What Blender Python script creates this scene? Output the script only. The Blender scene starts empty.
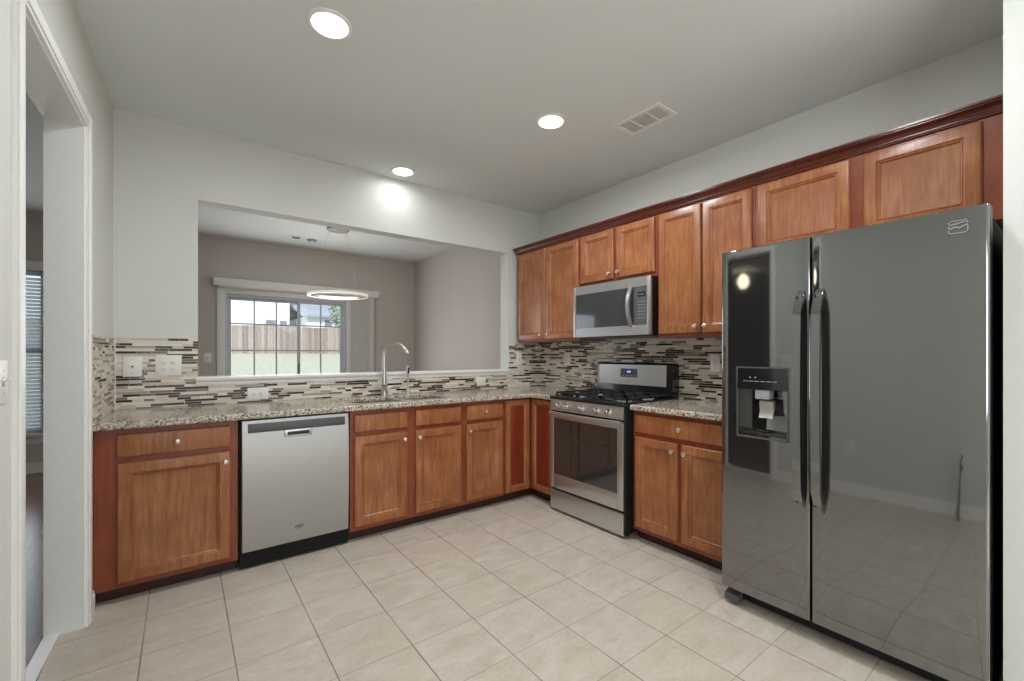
import bpy, bmesh, math, random
from mathutils import Vector, Matrix
random.seed(7)
PI = math.pi
S = bpy.context.scene
COL = S.collection

# ------------------------------------------------------------------ camera
cam_d = bpy.data.cameras.new('camera')
cam = bpy.data.objects.new('camera', cam_d)
COL.objects.link(cam)
cam.location = (-3.038, -3.557, 1.253)
cam.rotation_euler = (PI / 2, 0, -math.radians(37.267))
cam_d.sensor_width = 36
cam_d.lens = 435.9 * 36 / 1024
cam_d.shift_x = -1.9 / 1024
cam_d.shift_y = 13.5 / 1024
cam_d.clip_start = 0.02
S.camera = cam
# ------------------------------------------------------------------ world, sun, fill lights, window daylight, exposure
S.view_settings.view_transform = 'Standard'
S.view_settings.look = 'None'
S.view_settings.gamma = 1
S.view_settings.use_curve_mapping = False
S.view_settings.exposure = 0.0
w = bpy.data.worlds.new('world')
S.world = w
w.use_nodes = True
wn = w.node_tree
wn.nodes.clear()
sky = wn.nodes.new('ShaderNodeTexSky')
sky.sky_type = 'HOSEK_WILKIE'
sky.turbidity = 6
sky.ground_albedo = 0.5
sky.sun_direction = Vector((-0.3, -0.6, 0.75)).normalized()
mixw = wn.nodes.new('ShaderNodeMixRGB')
mixw.inputs[0].default_value = 0.6
mixw.inputs[2].default_value = (0.9, 0.95, 1.0, 1)
bg = wn.nodes.new('ShaderNodeBackground')
bg.inputs['Strength'].default_value = 1.7
wo = wn.nodes.new('ShaderNodeOutputWorld')
wn.links.new(sky.outputs[0], mixw.inputs[1])
wn.links.new(mixw.outputs[0], bg.inputs[0])
wn.links.new(bg.outputs[0], wo.inputs[0])

def lamp(name, kind, loc, energy, color=(1, 1, 1), rot=(0, 0, 0), **kw):
    d = bpy.data.lights.new(name, kind)
    d.energy = energy
    d.color = color
    for k, v in kw.items():
        setattr(d, k, v)
    o = bpy.data.objects.new(name, d)
    o.location = loc
    o.rotation_euler = rot
    COL.objects.link(o)
    return o

lamp('sun', 'SUN', (0, -20, 20), 5.0, (1, 0.95, 0.88), (math.radians(48), 0, math.radians(-25)), angle=0.03)
# added fill at invented windows behind the camera; daylight at the patio door
lamp('rear_fill', 'AREA', (-1.7, -6.72, 1.2), 2.5, (0.94, 1.0, 1.05), (PI / 2, 0, 0), shape='RECTANGLE', size=2.9, size_y=2.1)  # added soft fill from behind the camera
lamp('ceiling_fill', 'AREA', (-1.7, -6.6, 0.45), 19, (0.94, 1.0, 1.06), (math.radians(155), 0, 0), shape='RECTANGLE', size=2.9, size_y=0.7, spread=math.radians(110))  # added fill aimed upward to brighten the ceiling
lamp('side_fill', 'AREA', (-3.53, -5.8, 1.45), 50, (0.94, 1.0, 1.06), (0, -PI / 2, 0), shape='RECTANGLE', size=1.5, size_y=1.9)  # added fill from the left for the right wall and upper cabinets
lamp('patio_daylight', 'AREA', (-1.85, 3.06, 1.05), 30, (0.98, 0.99, 1.01), (-PI / 2, 0, 0), shape='RECTANGLE', size=1.4, size_y=1.9)
lamp('living_daylight', 'AREA', (-4.65, 3.06, 1.3), 8, (0.85, 0.92, 1.0), (-PI / 2, 0, 0), shape='RECTANGLE', size=0.8, size_y=1.6)
LAMP_W, LAMP_C = 12, (0.95, 1.0, 1.04)

# ------------------------------------------------------------------ materials
class NT:
    """small helper for node materials"""
    def __init__(s, name):
        s.m = bpy.data.materials.new(name)
        s.m.use_nodes = True
        s.t = s.m.node_tree
        s.b = s.t.nodes['Principled BSDF']
        s.out = s.t.nodes['Material Output']
    def node(s, typ, **kw):
        n = s.t.nodes.new(typ)
        for k, v in kw.items():
            setattr(n, k, v)
        return n
    def link(s, a, b):
        s.t.links.new(a, b)
    def put(s, sock, v):
        if hasattr(v, 'is_output') or isinstance(v, bpy.types.NodeSocket):
            s.link(v, sock)
        else:
            sock.default_value = v
    def math(s, op, a, b=None, c=None):
        n = s.node('ShaderNodeMath', operation=op)
        s.put(n.inputs[0], a)
        if b is not None: s.put(n.inputs[1], b)
        if c is not None: s.put(n.inputs[2], c)
        return n.outputs[0]
    def pos(s):
        g = s.node('ShaderNodeNewGeometry')
        x = s.node('ShaderNodeSeparateXYZ')
        s.link(g.outputs['Position'], x.inputs[0])
        return g.outputs['Position'], x.outputs[0], x.outputs[1], x.outputs[2]
    def comb(s, x, y, z):
        n = s.node('ShaderNodeCombineXYZ')
        for i, v in enumerate((x, y, z)): s.put(n.inputs[i], v)
        return n.outputs[0]
    def scale(s, v, sc):
        n = s.node('ShaderNodeVectorMath', operation='MULTIPLY')
        s.put(n.inputs[0], v); n.inputs[1].default_value = sc
        return n.outputs[0]
    def noise(s, v, scale=5, detail=3, rough=0.5, dist=0):
        n = s.node('ShaderNodeTexNoise')
        s.put(n.inputs['Vector'], v)
        n.inputs['Scale'].default_value = scale
        n.inputs['Detail'].default_value = detail
        n.inputs['Roughness'].default_value = rough
        n.inputs['Distortion'].default_value = dist
        return n.outputs[0]
    def white(s, v):
        n = s.node('ShaderNodeTexWhiteNoise', noise_dimensions='3D')
        s.put(n.inputs['Vector'], v)
        return n.outputs[0], n.outputs[1]
    def ramp(s, f, stops, interp='LINEAR'):
        n = s.node('ShaderNodeValToRGB')
        n.color_ramp.interpolation = interp
        e = n.color_ramp.elements
        while len(e) < len(stops): e.new(0.5)
        for i, (p, c) in enumerate(stops):
            e[i].position = p
            e[i].color = (*c, 1) if len(c) == 3 else c
        s.put(n.inputs[0], f)
        return n.outputs[0]
    def mix(s, f, a, b, mode='MIX'):
        n = s.node('ShaderNodeMixRGB', blend_type=mode)
        s.put(n.inputs[0], f)
        for i, v in ((1, a), (2, b)):
            if isinstance(v, tuple): v = (*v, 1) if len(v) == 3 else v
            s.put(n.inputs[i], v)
        return n.outputs[0]
    def bump(s, h, strength=0.2, dist=0.01):
        n = s.node('ShaderNodeBump')
        n.inputs['Strength'].default_value = strength
        n.inputs['Distance'].default_value = dist
        s.put(n.inputs['Height'], h)
        s.link(n.outputs[0], s.b.inputs['Normal'])
    def color(s, v):
        if isinstance(v, tuple): v = (*v, 1) if len(v) == 3 else v
        s.put(s.b.inputs['Base Color'], v)

def lin(r, g, b):
    f = lambda c: (c / 255 / 12.92) if c / 255 <= 0.04045 else ((c / 255 + 0.055) / 1.055) ** 2.4
    return (f(r), f(g), f(b))

def simple(name, col, rough=0.5, metal=0.0, spec=0.5, coat=0.0, emit=None, strength=0, noise=0.0, nscale=40, ior=None):
    n = NT(name)
    b = n.b
    if noise:
        p = n.pos()[0]
        f = n.noise(p, nscale, 3)
        a = tuple(c * (1 - noise) for c in col); d = tuple(min(1, c * (1 + noise)) for c in col)
        n.color(n.ramp(f, [(0.3, a), (0.7, d)]))
    else:
        n.color(col)
    b.inputs['Roughness'].default_value = rough
    b.inputs['Metallic'].default_value = metal
    b.inputs['Specular IOR Level'].default_value = spec
    b.inputs['Coat Weight'].default_value = coat
    if ior: b.inputs['IOR'].default_value = ior
    if emit:
        b.inputs['Emission Color'].default_value = (*emit, 1)
        b.inputs['Emission Strength'].default_value = strength
    return n.m

def paint(name, col, rough=0.7, bump=0.05):
    n = NT(name)
    p = n.pos()[0]
    f = n.noise(p, 1.3, 2)
    n.color(n.ramp(f, [(0.3, tuple(c * 0.98 for c in col)), (0.7, tuple(c * 1.02 for c in col))]))
    n.b.inputs['Roughness'].default_value = rough
    n.b.inputs['Specular IOR Level'].default_value = 0.3
    n.bump(n.noise(p, 180, 2), bump, 0.002)
    return n.m

def wood(name, base, dark, light, rough=0.32):
    n = NT(name)
    p, x, y, z = n.pos()
    o = n.node('ShaderNodeObjectInfo')
    rnd = o.outputs['Random']
    off = n.node('ShaderNodeVectorMath', operation='ADD')
    n.link(p, off.inputs[0])
    n.link(n.comb(n.math('MULTIPLY', rnd, 7.0), n.math('MULTIPLY', rnd, 3.0), n.math('MULTIPLY', rnd, 5.0)), off.inputs[1])
    v = n.scale(off.outputs[0], (1, 1, 0.09))
    g = n.noise(v, 55, 5, 0.6, 0.4)
    blot = n.noise(off.outputs[0], 6, 3, 0.55)
    c = n.ramp(g, [(0.25, dark), (0.5, base), (0.78, light)])
    c = n.mix(n.ramp(blot, [(0.32, (0, 0, 0)), (0.72, (0.7, 0.7, 0.7))]), c, dark)
    n.color(c)
    n.b.inputs['Roughness'].default_value = rough
    n.b.inputs['Specular IOR Level'].default_value = 0.45
    n.b.inputs['Coat Weight'].default_value = 0.15
    n.b.inputs['Coat Roughness'].default_value = 0.22
    n.bump(g, 0.05, 0.002)
    return n.m

def tile_floor():
    n = NT('beige_floor_tile')
    p, x, y, z = n.pos()
    u = n.math('DIVIDE', n.math('ADD', x, 1.632 + 30.85), 0.3085)
    v = n.math('DIVIDE', n.math('ADD', y, 1.180 + 31.05), 0.3105)
    fu, fv = n.math('FRACT', u), n.math('FRACT', v)
    cu, cv = n.math('FLOOR', u), n.math('FLOOR', v)
    def edge(f, wd):
        d = n.math('MINIMUM', f, n.math('SUBTRACT', 1.0, f))
        return n.math('LESS_THAN', d, wd)
    gu, gv = edge(fu, 0.0085), edge(fv, 0.0075)
    grout = n.math('MAXIMUM', gu, n.math('MULTIPLY', gv, 0.6))
    r = n.white(n.comb(cu, cv, 0.3))[0]
    off = n.node('ShaderNodeVectorMath', operation='ADD')
    n.link(p, off.inputs[0])
    n.link(n.comb(n.math('MULTIPLY', r, 9.0), n.math('MULTIPLY', r, 17.0), 0.0), off.inputs[1])
    cl = n.noise(n.scale(off.outputs[0], (1, 2.0, 1)), 5.5, 5, 0.6, 0.6)
    sp = n.noise(off.outputs[0], 60, 2)
    c = n.ramp(cl, [(0.25, lin(186, 174, 158)), (0.5, lin(202, 191, 177)), (0.75, lin(214, 205, 192))])
    c = n.mix(0.12, c, n.ramp(sp, [(0.35, lin(165, 145, 120)), (0.65, lin(225, 212, 195))]))
    c = n.mix(n.math('MULTIPLY', r, 0.16), c, lin(188, 168, 146))
    gc = n.ramp(n.noise(p, 3.0, 2), [(0.35, lin(120, 108, 96)), (0.7, lin(166, 153, 138))])
    n.color(n.mix(grout, c, gc))
    n.put(n.b.inputs['Roughness'], n.math('ADD', n.math('MULTIPLY', grout, 0.4), 0.38))
    n.bump(n.math('ADD', n.math('MULTIPLY', grout, -1.0), n.math('MULTIPLY', cl, 0.15)), 0.35, 0.003)
    return n.m

def mosaic(name, axis):
    """stacked glass-and-stone strips; u runs along the wall"""
    n = NT(name)
    p, x, y, z = n.pos()
    u0 = x if axis == 'x' else y
    H = 0.0165
    row_f = n.math('DIVIDE', z, H)
    row = n.math('FLOOR', row_f)
    fr = n.math('FRACT', row_f)
    rr, rc = n.white(n.comb(row, 3.7, 0.1))
    sep = n.node('ShaderNodeSeparateXYZ'); n.link(rc, sep.inputs[0])
    L = n.math('ADD', 0.06, n.math('MULTIPLY', sep.outputs[0], 0.06))
    uu = n.math('ADD', n.math('DIVIDE', n.math('ADD', u0, 20.0), L), n.math('MULTIPLY', sep.outputs[1], 7.0))
    warp = n.math('MULTIPLY', n.math('SINE', n.math('MULTIPLY', uu, 1.9)), 0.33)
    uu = n.math('ADD', uu, warp)
    cell = n.math('FLOOR', uu)
    fc = n.math('FRACT', uu)
    k, kc = n.white(n.comb(cell, row, 1.3))
    edge_u = n.math('LESS_THAN', n.math('MINIMUM', fc, n.math('SUBTRACT', 1.0, fc)), 0.012)
    edge_v = n.math('LESS_THAN', n.math('MINIMUM', fr, n.math('SUBTRACT', 1.0, fr)), 0.07)
    grout = n.math('MAXIMUM', edge_u, edge_v)
    c = n.ramp(k, [(0.0, lin(40, 27, 22)), (0.19, lin(70, 52, 43)), (0.27, lin(128, 110, 96)), (0.37, lin(212, 201, 184)),
                   (0.55, lin(230, 221, 206)), (0.74, lin(200, 188, 170)), (0.86, lin(164, 152, 138)), (0.92, lin(222, 214, 202))], 'CONSTANT')
    st = n.noise(n.scale(p, (1, 1, 4)), 35, 4, 0.6)
    c = n.mix(0.12, c, n.ramp(st, [(0.3, (0.12, 0.09, 0.07)), (0.7, (0.9, 0.85, 0.78))]), 'OVERLAY')
    n.color(n.mix(grout, c, lin(212, 204, 190)))
    n.put(n.b.inputs['Roughness'], n.math('ADD', n.math('MULTIPLY', n.math('GREATER_THAN', k, 0.3), 0.3), n.math('ADD', 0.1, n.math('MULTIPLY', grout, 0.3))))
    n.bump(n.math('SUBTRACT', 1.0, grout), 0.3, 0.002)
    return n.m

def granite():
    n = NT('speckled_granite')
    p = n.pos()[0]
    big = n.noise(p, 9, 4, 0.6, 0.5)
    v = n.node('ShaderNodeTexVoronoi'); n.link(p, v.inputs['Vector']); v.inputs['Scale'].default_value = 130
    kk = n.white(v.outputs['Color'])[0]
    mid = n.noise(p, 58, 4, 0.65, 0.3)
    c = n.ramp(mid, [(0.30, lin(62, 50, 42)), (0.41, lin(148, 132, 114)), (0.55, lin(200, 190, 172)), (0.72, lin(226, 219, 206))])
    c = n.mix(n.math('MULTIPLY', n.math('LESS_THAN', kk, 0.2), 0.8), c, lin(44, 36, 33))
    c = n.mix(n.math('MULTIPLY', n.math('GREATER_THAN', kk, 0.82), 0.6), c, lin(235, 228, 216))
    c = n.mix(n.math('MULTIPLY', big, 0.22), c, lin(160, 138, 114))
    n.color(c)
    n.b.inputs['Roughness'].default_value = 0.14
    return n.m

def steel(name, col=(0.62, 0.61, 0.6), rough=0.32, axis=(1, 1, 60)):
    n = NT(name)
    p = n.pos()[0]
    s = n.noise(n.scale(p, axis), 14, 3, 0.6)
    n.color(n.ramp(s, [(0.3, tuple(c * 0.93 for c in col)), (0.7, col)]))
    n.b.inputs['Metallic'].default_value = 0.9
    n.put(n.b.inputs['Roughness'], n.math('ADD', rough - 0.04, n.math('MULTIPLY', s, 0.08)))
    n.bump(s, 0.015, 0.001)
    return n.m

def glass(name, tint=(1, 1, 1), refl=0.5):
    n = NT(name)
    n.t.nodes.remove(n.b)
    tr = n.node('ShaderNodeBsdfTransparent'); tr.inputs[0].default_value = (*tint, 1)
    gl = n.node('ShaderNodeBsdfGlossy'); gl.inputs['Roughness'].default_value = 0.02
    fr = n.node('ShaderNodeFresnel'); fr.inputs[0].default_value = 1.45
    mx = n.node('ShaderNodeMixShader')
    n.link(n.math('MULTIPLY', fr.outputs[0], refl), mx.inputs[0])
    n.link(tr.outputs[0], mx.inputs[1]); n.link(gl.outputs[0], mx.inputs[2])
    n.link(mx.outputs[0], n.out.inputs[0])
    return n.m

def planks(name, a, b, c, axis='x', width=0.1, rough=0.35):
    n = NT(name)
    p, x, y, z = n.pos()
    u, v = (x, y) if axis == 'x' else (y, x)
    if axis == 'fence': u, v = x, z
    q = n.math('DIVIDE', n.math('ADD', u, 40.0), width)
    r = n.white(n.comb(n.math('FLOOR', q), 1.0, 2.0))[0]
    f = n.math('FRACT', q)
    gap = n.math('LESS_THAN', f, 0.05)
    g = n.noise(n.comb(n.math('ADD', n.math('MULTIPLY', u, 30.0), n.math('MULTIPLY', r, 50.0)), n.math('MULTIPLY', v, 3.0), 0.0), 1.0, 4)
    cc = n.ramp(n.math('ADD', n.math('MULTIPLY', g, 0.6), n.math('MULTIPLY', r, 0.4)), [(0.25, a), (0.5, b), (0.75, c)])
    n.color(n.mix(n.math('MULTIPLY', gap, 0.7), cc, tuple(q * 0.3 for q in a)))
    n.b.inputs['Roughness'].default_value = rough
    return n.m

M = {}
M['wall'] = paint('kitchen_wall_paint', lin(217, 217, 211))
M['wall_far'] = paint('dining_wall_paint', lin(205, 198, 190))
M['wall_hall'] = paint('darkened_hall_paint', lin(120, 116, 114))  # grey darkened so these walls read as unlit
M['ceiling'] = paint('ceiling_paint', lin(222, 226, 223), 0.85, 0.08)
M['white'] = simple('white_trim_paint', lin(244, 243, 240), 0.4, noise=0.015)
M['plastic_white'] = simple('white_plastic', lin(235, 233, 226), 0.35, noise=0.01)
M['slot'] = simple('dark_slot', (0.03, 0.03, 0.03), 0.6)
M['tile'] = tile_floor()
M['mosaic_x'] = mosaic('mosaic_backsplash_long', 'x')
M['mosaic_y'] = mosaic('mosaic_backsplash_side', 'y')
M['granite'] = granite()
M['wood'] = wood('stained_maple_door', lin(167, 106, 63), lin(130, 71, 39), lin(190, 132, 86))
M['wood_frame'] = wood('shaded_maple_frame', lin(142, 70, 41), lin(120, 53, 30), lin(158, 87, 56))  # door stain again, shade put in as a redder, darker tone
M['wood_red'] = wood('sheenless_red_panel', lin(130, 52, 29), lin(110, 38, 21), lin(146, 64, 38))  # same door wood; its missing sheen put into a deeper red
M['crown'] = wood('stained_crown_wood', lin(98, 44, 28), lin(74, 30, 19), lin(116, 56, 36), 0.28)
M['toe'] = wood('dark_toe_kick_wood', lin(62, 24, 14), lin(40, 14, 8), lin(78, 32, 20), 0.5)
M['steel'] = steel('brushed_stainless')
M['steel_dw'] = steel('darkened_stainless', (0.47, 0.465, 0.45), 0.3)  # stainless copy darkened to tone down the dishwasher's reflections
M['steel_v'] = steel('brushed_stainless_upright', (0.66, 0.65, 0.63), 0.3, (60, 60, 1))
M['nickel'] = simple('brushed_nickel', (0.72, 0.69, 0.63), 0.28, 0.95, noise=0.03)
M['canopy'] = simple('dull_bronze_nickel', (0.30, 0.27, 0.24), 0.45, 0.6, noise=0.05)
M['wire'] = simple('pale_wire', (0.55, 0.53, 0.5), 0.5, noise=0.02)
M['chrome'] = simple('polished_chrome', (0.75, 0.75, 0.74), 0.12, 1.0, noise=0.02)
M['black_gloss'] = simple('black_gloss_enamel', (0.012, 0.012, 0.013), 0.12, spec=0.6, coat=0.5, noise=0.1, nscale=4)
M['black_matte'] = simple('black_matte', (0.008, 0.008, 0.008), 0.55, spec=0.25, noise=0.1)
M['iron'] = simple('cast_iron', (0.02, 0.02, 0.021), 0.6, noise=0.2, nscale=90)
M['dark_grey'] = simple('dark_grey_plastic', (0.09, 0.09, 0.095), 0.35, noise=0.05)
M['grey_plastic'] = simple('grey_plastic', (0.34, 0.34, 0.34), 0.35, noise=0.04)
M['mw_glass'] = simple('lightened_microwave_glass', (0.06, 0.06, 0.063), 0.06, spec=0.8, coat=0.5, noise=0.05, nscale=5)  # base lifted to grey in place of the reflected room
M['rack'] = simple('faint_rack_print', (0.05, 0.05, 0.05), 0.3, noise=0.05)
M['dark_glass'] = simple('dark_oven_glass', (0.035, 0.032, 0.031), 0.05, spec=0.8, coat=0.6, noise=0.05, nscale=5)
M['grey_glass'] = simple('grey_window_pane', lin(120, 128, 140), 0.15, noise=0.05)
M['lcd'] = simple('lcd_blue', (0.01, 0.01, 0.05), 0.2, emit=(0.35, 0.5, 1.0), strength=1.6)
M['lcd_dim'] = simple('lcd_back', (0.01, 0.01, 0.03), 0.1, emit=(0.02, 0.02, 0.25), strength=0.5)
M['led'] = simple('led_teal', (0.01, 0.05, 0.05), 0.3, emit=(0.3, 0.9, 0.85), strength=0.8)
M['print'] = simple('grey_print', (0.35, 0.35, 0.35), 0.5)
M['lens'] = simple('lit_lens', (0.9, 0.9, 0.88), 0.4, emit=(1.0, 0.97, 0.92), strength=6)
M['led_ring'] = simple('glowing_led_diffuser', lin(232, 226, 214), 0.35, emit=(1.0, 0.95, 0.88), strength=0.45)  # weak emission gives the ring a glow
M['globe'] = simple('lit_globe', (0.9, 0.85, 0.75), 0.4, emit=(1.0, 0.86, 0.66), strength=5)
M['glass'] = glass('window_glass', (0.93, 0.96, 0.98), 0.7)
M['oven_glass'] = glass('tinted_oven_glass', (0.30, 0.29, 0.28), 1.6)
M['hardwood'] = planks('brown_hardwood', lin(88, 60, 46), lin(112, 80, 62), lin(130, 96, 76), 'x', 0.085, 0.22)
M['fence'] = planks('weathered_fence_boards', lin(124, 112, 104), lin(150, 138, 130), lin(170, 160, 152), 'fence', 0.14, 0.9)
M['siding'] = simple('white_siding', lin(232, 234, 238), 0.7, noise=0.03)
M['shingle'] = simple('grey_shingle', lin(150, 158, 172), 0.9, noise=0.15, nscale=12)
M['grass'] = simple('lawn_grass', lin(172, 174, 156), 0.95, noise=0.35, nscale=14)  # pale base stands in for the hazy look through the glass
M['leaf'] = simple('pale_green_leaves', lin(140, 158, 132), 0.8, noise=0.3, nscale=20)
M['bark'] = simple('grey_bark', lin(110, 98, 88), 0.9, noise=0.3)
M['vinyl'] = simple('white_vinyl_frame', lin(214, 218, 224), 0.4, noise=0.02)
M['muntin'] = simple('grey_muntin', lin(198, 203, 212), 0.4, noise=0.02)
M['vane'] = simple('vertical_blind_vane', lin(226, 222, 214), 0.6, noise=0.02)
def blind_mat():
    n = NT('white_blind_slat')
    n.color(lin(228, 231, 233)); n.b.inputs['Roughness'].default_value = 0.5
    tr = n.node('ShaderNodeBsdfTranslucent'); tr.inputs[0].default_value = (0.92, 0.96, 1.0, 1)
    mx = n.node('ShaderNodeMixShader'); mx.inputs[0].default_value = 0.8
    n.link(n.b.outputs[0], mx.inputs[1]); n.link(tr.outputs[0], mx.inputs[2]); n.link(mx.outputs[0], n.out.inputs[0])
    return n.m
M['blind'] = blind_mat()
M['cord'] = simple('black_rubber', (0.012, 0.012, 0.012), 0.5, noise=0.1)
M['plug_red'] = simple('dull_red_plastic', lin(110, 40, 34), 0.5, noise=0.1)
M['fridge'] = simple('black_appliance_gloss', (0.02, 0.02, 0.02), 0.045, spec=0.5, coat=0.0, noise=0.15, nscale=3, ior=2.9)

# ------------------------------------------------------------------ mesh builder
W = lambda u, d, z: Vector((u, d, z))              # world
BK = lambda u, d, z: Vector((u, -d, z))            # back run: u = x, d = distance out from the back wall
RT = lambda u, d, z: Vector((-d, -u, z))           # right run: u = distance from the corner, d = distance out from the right wall
XL = -3.37
SK, CK = math.sin(math.radians(1.77)), math.cos(math.radians(1.77))
LF = lambda u, d, z: Vector((XL + u * SK + d * CK, u * CK - d * SK, z))   # left wall, slightly out of square: u runs along it (0 = back corner), d = distance out

class MB:
    def __init__(s, xf=W):
        s.bm = bmesh.new()
        s.xf = xf
    def _v(s, *c): return s.bm.verts.new(s.xf(*c))
    def box(s, u0, u1, d0, d1, z0, z1, bev=0.0, seg=2):
        c = [(u, d, z) for u in (u0, u1) for d in (d0, d1) for z in (z0, z1)]
        v = [s._v(*p) for p in c]
        fs = [s.bm.faces.new([v[i] for i in f]) for f in ((0, 1, 3, 2), (4, 6, 7, 5), (0, 4, 5, 1), (2, 3, 7, 6), (0, 2, 6, 4), (1, 5, 7, 3))]
        if bev:
            es = list({e for f in fs for e in f.edges})
            bmesh.ops.bevel(s.bm, geom=es, offset=bev, segments=seg, profile=0.5, affect='EDGES')
        return s
    def prism(s, poly, a, b, order='udz', close=True):
        """poly: 2-D points; order tells which axis is extruded, e.g. 'uz' poly in u,z extruded along d"""
        def P(p, t):
            if order == 'uz': return (p[0], t, p[1])
            if order == 'dz': return (t, p[0], p[1])
            return (p[0], p[1], t)                     # 'ud'
        A = [s._v(*P(p, a)) for p in poly]; Bv = [s._v(*P(p, b)) for p in poly]
        n = len(poly)
        if close:
            s.bm.faces.new(A); s.bm.faces.new(list(reversed(Bv)))
        for i in range(n):
            j = (i + 1) % n
            s.bm.faces.new((A[i], A[j], Bv[j], Bv[i]))
        return s
    def rings(s, u0, u1, z0, z1, prof, back):
        """concentric rectangular rings: prof = (inset, depth) from outside to centre; closed behind at depth back"""
        def ring(i, d):
            return [s._v(u0 + i, d, z0 + i), s._v(u1 - i, d, z0 + i), s._v(u1 - i, d, z1 - i), s._v(u0 + i, d, z1 - i)]
        R = [ring(0, back)] + [ring(i, d) for i, d in prof]
        s.bm.faces.new(R[0])
        for a, b in zip(R, R[1:]):
            for k in range(4):
                s.bm.faces.new((a[k], a[(k + 1) % 4], b[(k + 1) % 4], b[k]))
        s.bm.faces.new(R[-1])
        return s
    def tube(s, pts, r, n=10, cap=True, closed=False):
        P = [s.xf(*p) for p in pts]
        rr = r if isinstance(r, (list, tuple)) else [r] * len(P)
        N = len(P)
        rings = []
        ref = None
        for i in range(N):
            if closed: t = P[(i + 1) % N] - P[i - 1]
            else: t = P[min(i + 1, N - 1)] - P[max(i - 1, 0)]
            t.normalize()
            if ref is None:
                ref = Vector((0, 0, 1)) if abs(t.z) < 0.9 else Vector((1, 0, 0))
            a = (ref - t * ref.dot(t)).normalized()
            ref = a
            b = t.cross(a)
            rings.append([s.bm.verts.new(P[i] + (a * math.cos(2 * PI * k / n) + b * math.sin(2 * PI * k / n)) * rr[i]) for k in range(n)])
        for i in range(N if closed else N - 1):
            A, B_ = rings[i], rings[(i + 1) % N]
            for k in range(n):
                s.bm.faces.new((A[k], A[(k + 1) % n], B_[(k + 1) % n], B_[k]))
        if cap and not closed:
            s.bm.faces.new(rings[0]); s.bm.faces.new(rings[-1])
        return s
    def lathe(s, o, axis, prof, n=24):
        """prof: (radius, height along axis) list from base to tip; o and axis in local coordinates"""
        O = s.xf(*o)
        A = (s.xf(o[0] + axis[0], o[1] + axis[1], o[2] + axis[2]) - O).normalized()
        ref = Vector((0, 0, 1)) if abs(A.z) < 0.9 else Vector((1, 0, 0))
        X = (ref - A * ref.dot(A)).normalized(); Y = A.cross(X)
        R = []
        for r, h in prof:
            if r < 1e-6: R.append([s.bm.verts.new(O + A * h)])
            else: R.append([s.bm.verts.new(O + A * h + (X * math.cos(2 * PI * k / n) + Y * math.sin(2 * PI * k / n)) * r) for k in range(n)])
        for a, b in zip(R, R[1:]):
            for k in range(n):
                q = [a[k % len(a)], a[(k + 1) % len(a)], b[(k + 1) % len(b)], b[k % len(b)]]
                q2 = []
                for vv in q:
                    if vv not in q2: q2.append(vv)
                if len(q2) >= 3: s.bm.faces.new(q2)
        for e in (R[0], R[-1]):
            if len(e) > 2: s.bm.faces.new(e)
        return s
    def sweep_rect(s, pts, half_u, half_d):
        """flat bar swept in the d-z plane at constant u: pts = (u, d, z)"""
        R = []
        for i, (u, d, z) in enumerate(pts):
            a = pts[max(i - 1, 0)]; b = pts[min(i + 1, len(pts) - 1)]
            td, tz = b[1] - a[1], b[2] - a[2]
            l = math.hypot(td, tz); nd, nz = tz / l, -td / l
            hu = half_u[i] if isinstance(half_u, list) else half_u
            R.append([s._v(u + sx * hu, d + sy * half_d * nd, z + sy * half_d * nz) for sx, sy in ((-1, -1), (1, -1), (1, 1), (-1, 1))])
        for a, b in zip(R, R[1:]):
            for k in range(4): s.bm.faces.new((a[k], a[(k + 1) % 4], b[(k + 1) % 4], b[k]))
        s.bm.faces.new(R[0]); s.bm.faces.new(R[-1])
        return s
    def build(s, name, m, parent=None, loc=None, bevel=None):
        bm = s.bm
        bmesh.ops.recalc_face_normals(bm, faces=bm.faces)
        base = world_loc(parent) if parent else Vector((0, 0, 0))
        if loc is not None: base = Vector(loc)
        bmesh.ops.translate(bm, verts=bm.verts, vec=-base)
        for f in bm.faces: f.smooth = True
        me = bpy.data.meshes.new(name)
        bm.to_mesh(me); bm.free()
        me.set_sharp_from_angle(angle=math.radians(32))
        o = bpy.data.objects.new(name, me)
        COL.objects.link(o)
        if parent: o.parent = parent
        elif loc is not None: o.location = base
        me.materials.append(m)
        if bevel:
            b = o.modifiers.new('bevel', 'BEVEL'); b.width = bevel; b.segments = 3; b.limit_method = 'ANGLE'; b.angle_limit = math.radians(40)
        return o

def world_loc(o):
    v = Vector((0, 0, 0))
    while o is not None:
        v += o.location; o = o.parent
    return v

def thing(name, label, cat, loc, group=None):
    o = bpy.data.objects.new(name, None)
    o.empty_display_size = 0.1
    o.location = loc
    COL.objects.link(o)
    o['label'] = label; o['category'] = cat
    if group: o['group'] = group
    return o
def tag(o, label, cat, group=None, kind=None):
    o['label'] = label; o['category'] = cat
    if group: o['group'] = group
    if kind: o['kind'] = kind
    return o
def struct(o, label, cat):
    o['label'] = label; o['category'] = cat; o['kind'] = 'structure'
    return o
def dup(root, delta, label, group=None):
    r = root.copy(); COL.objects.link(r); r.location = root.location + Vector(delta); r['label'] = label
    if group: r['group'] = group
    for ch in root.children:
        c = ch.copy(); COL.objects.link(c); c.parent = r
        for g in ch.children:
            d = g.copy(); COL.objects.link(d); d.parent = c
    return r

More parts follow.
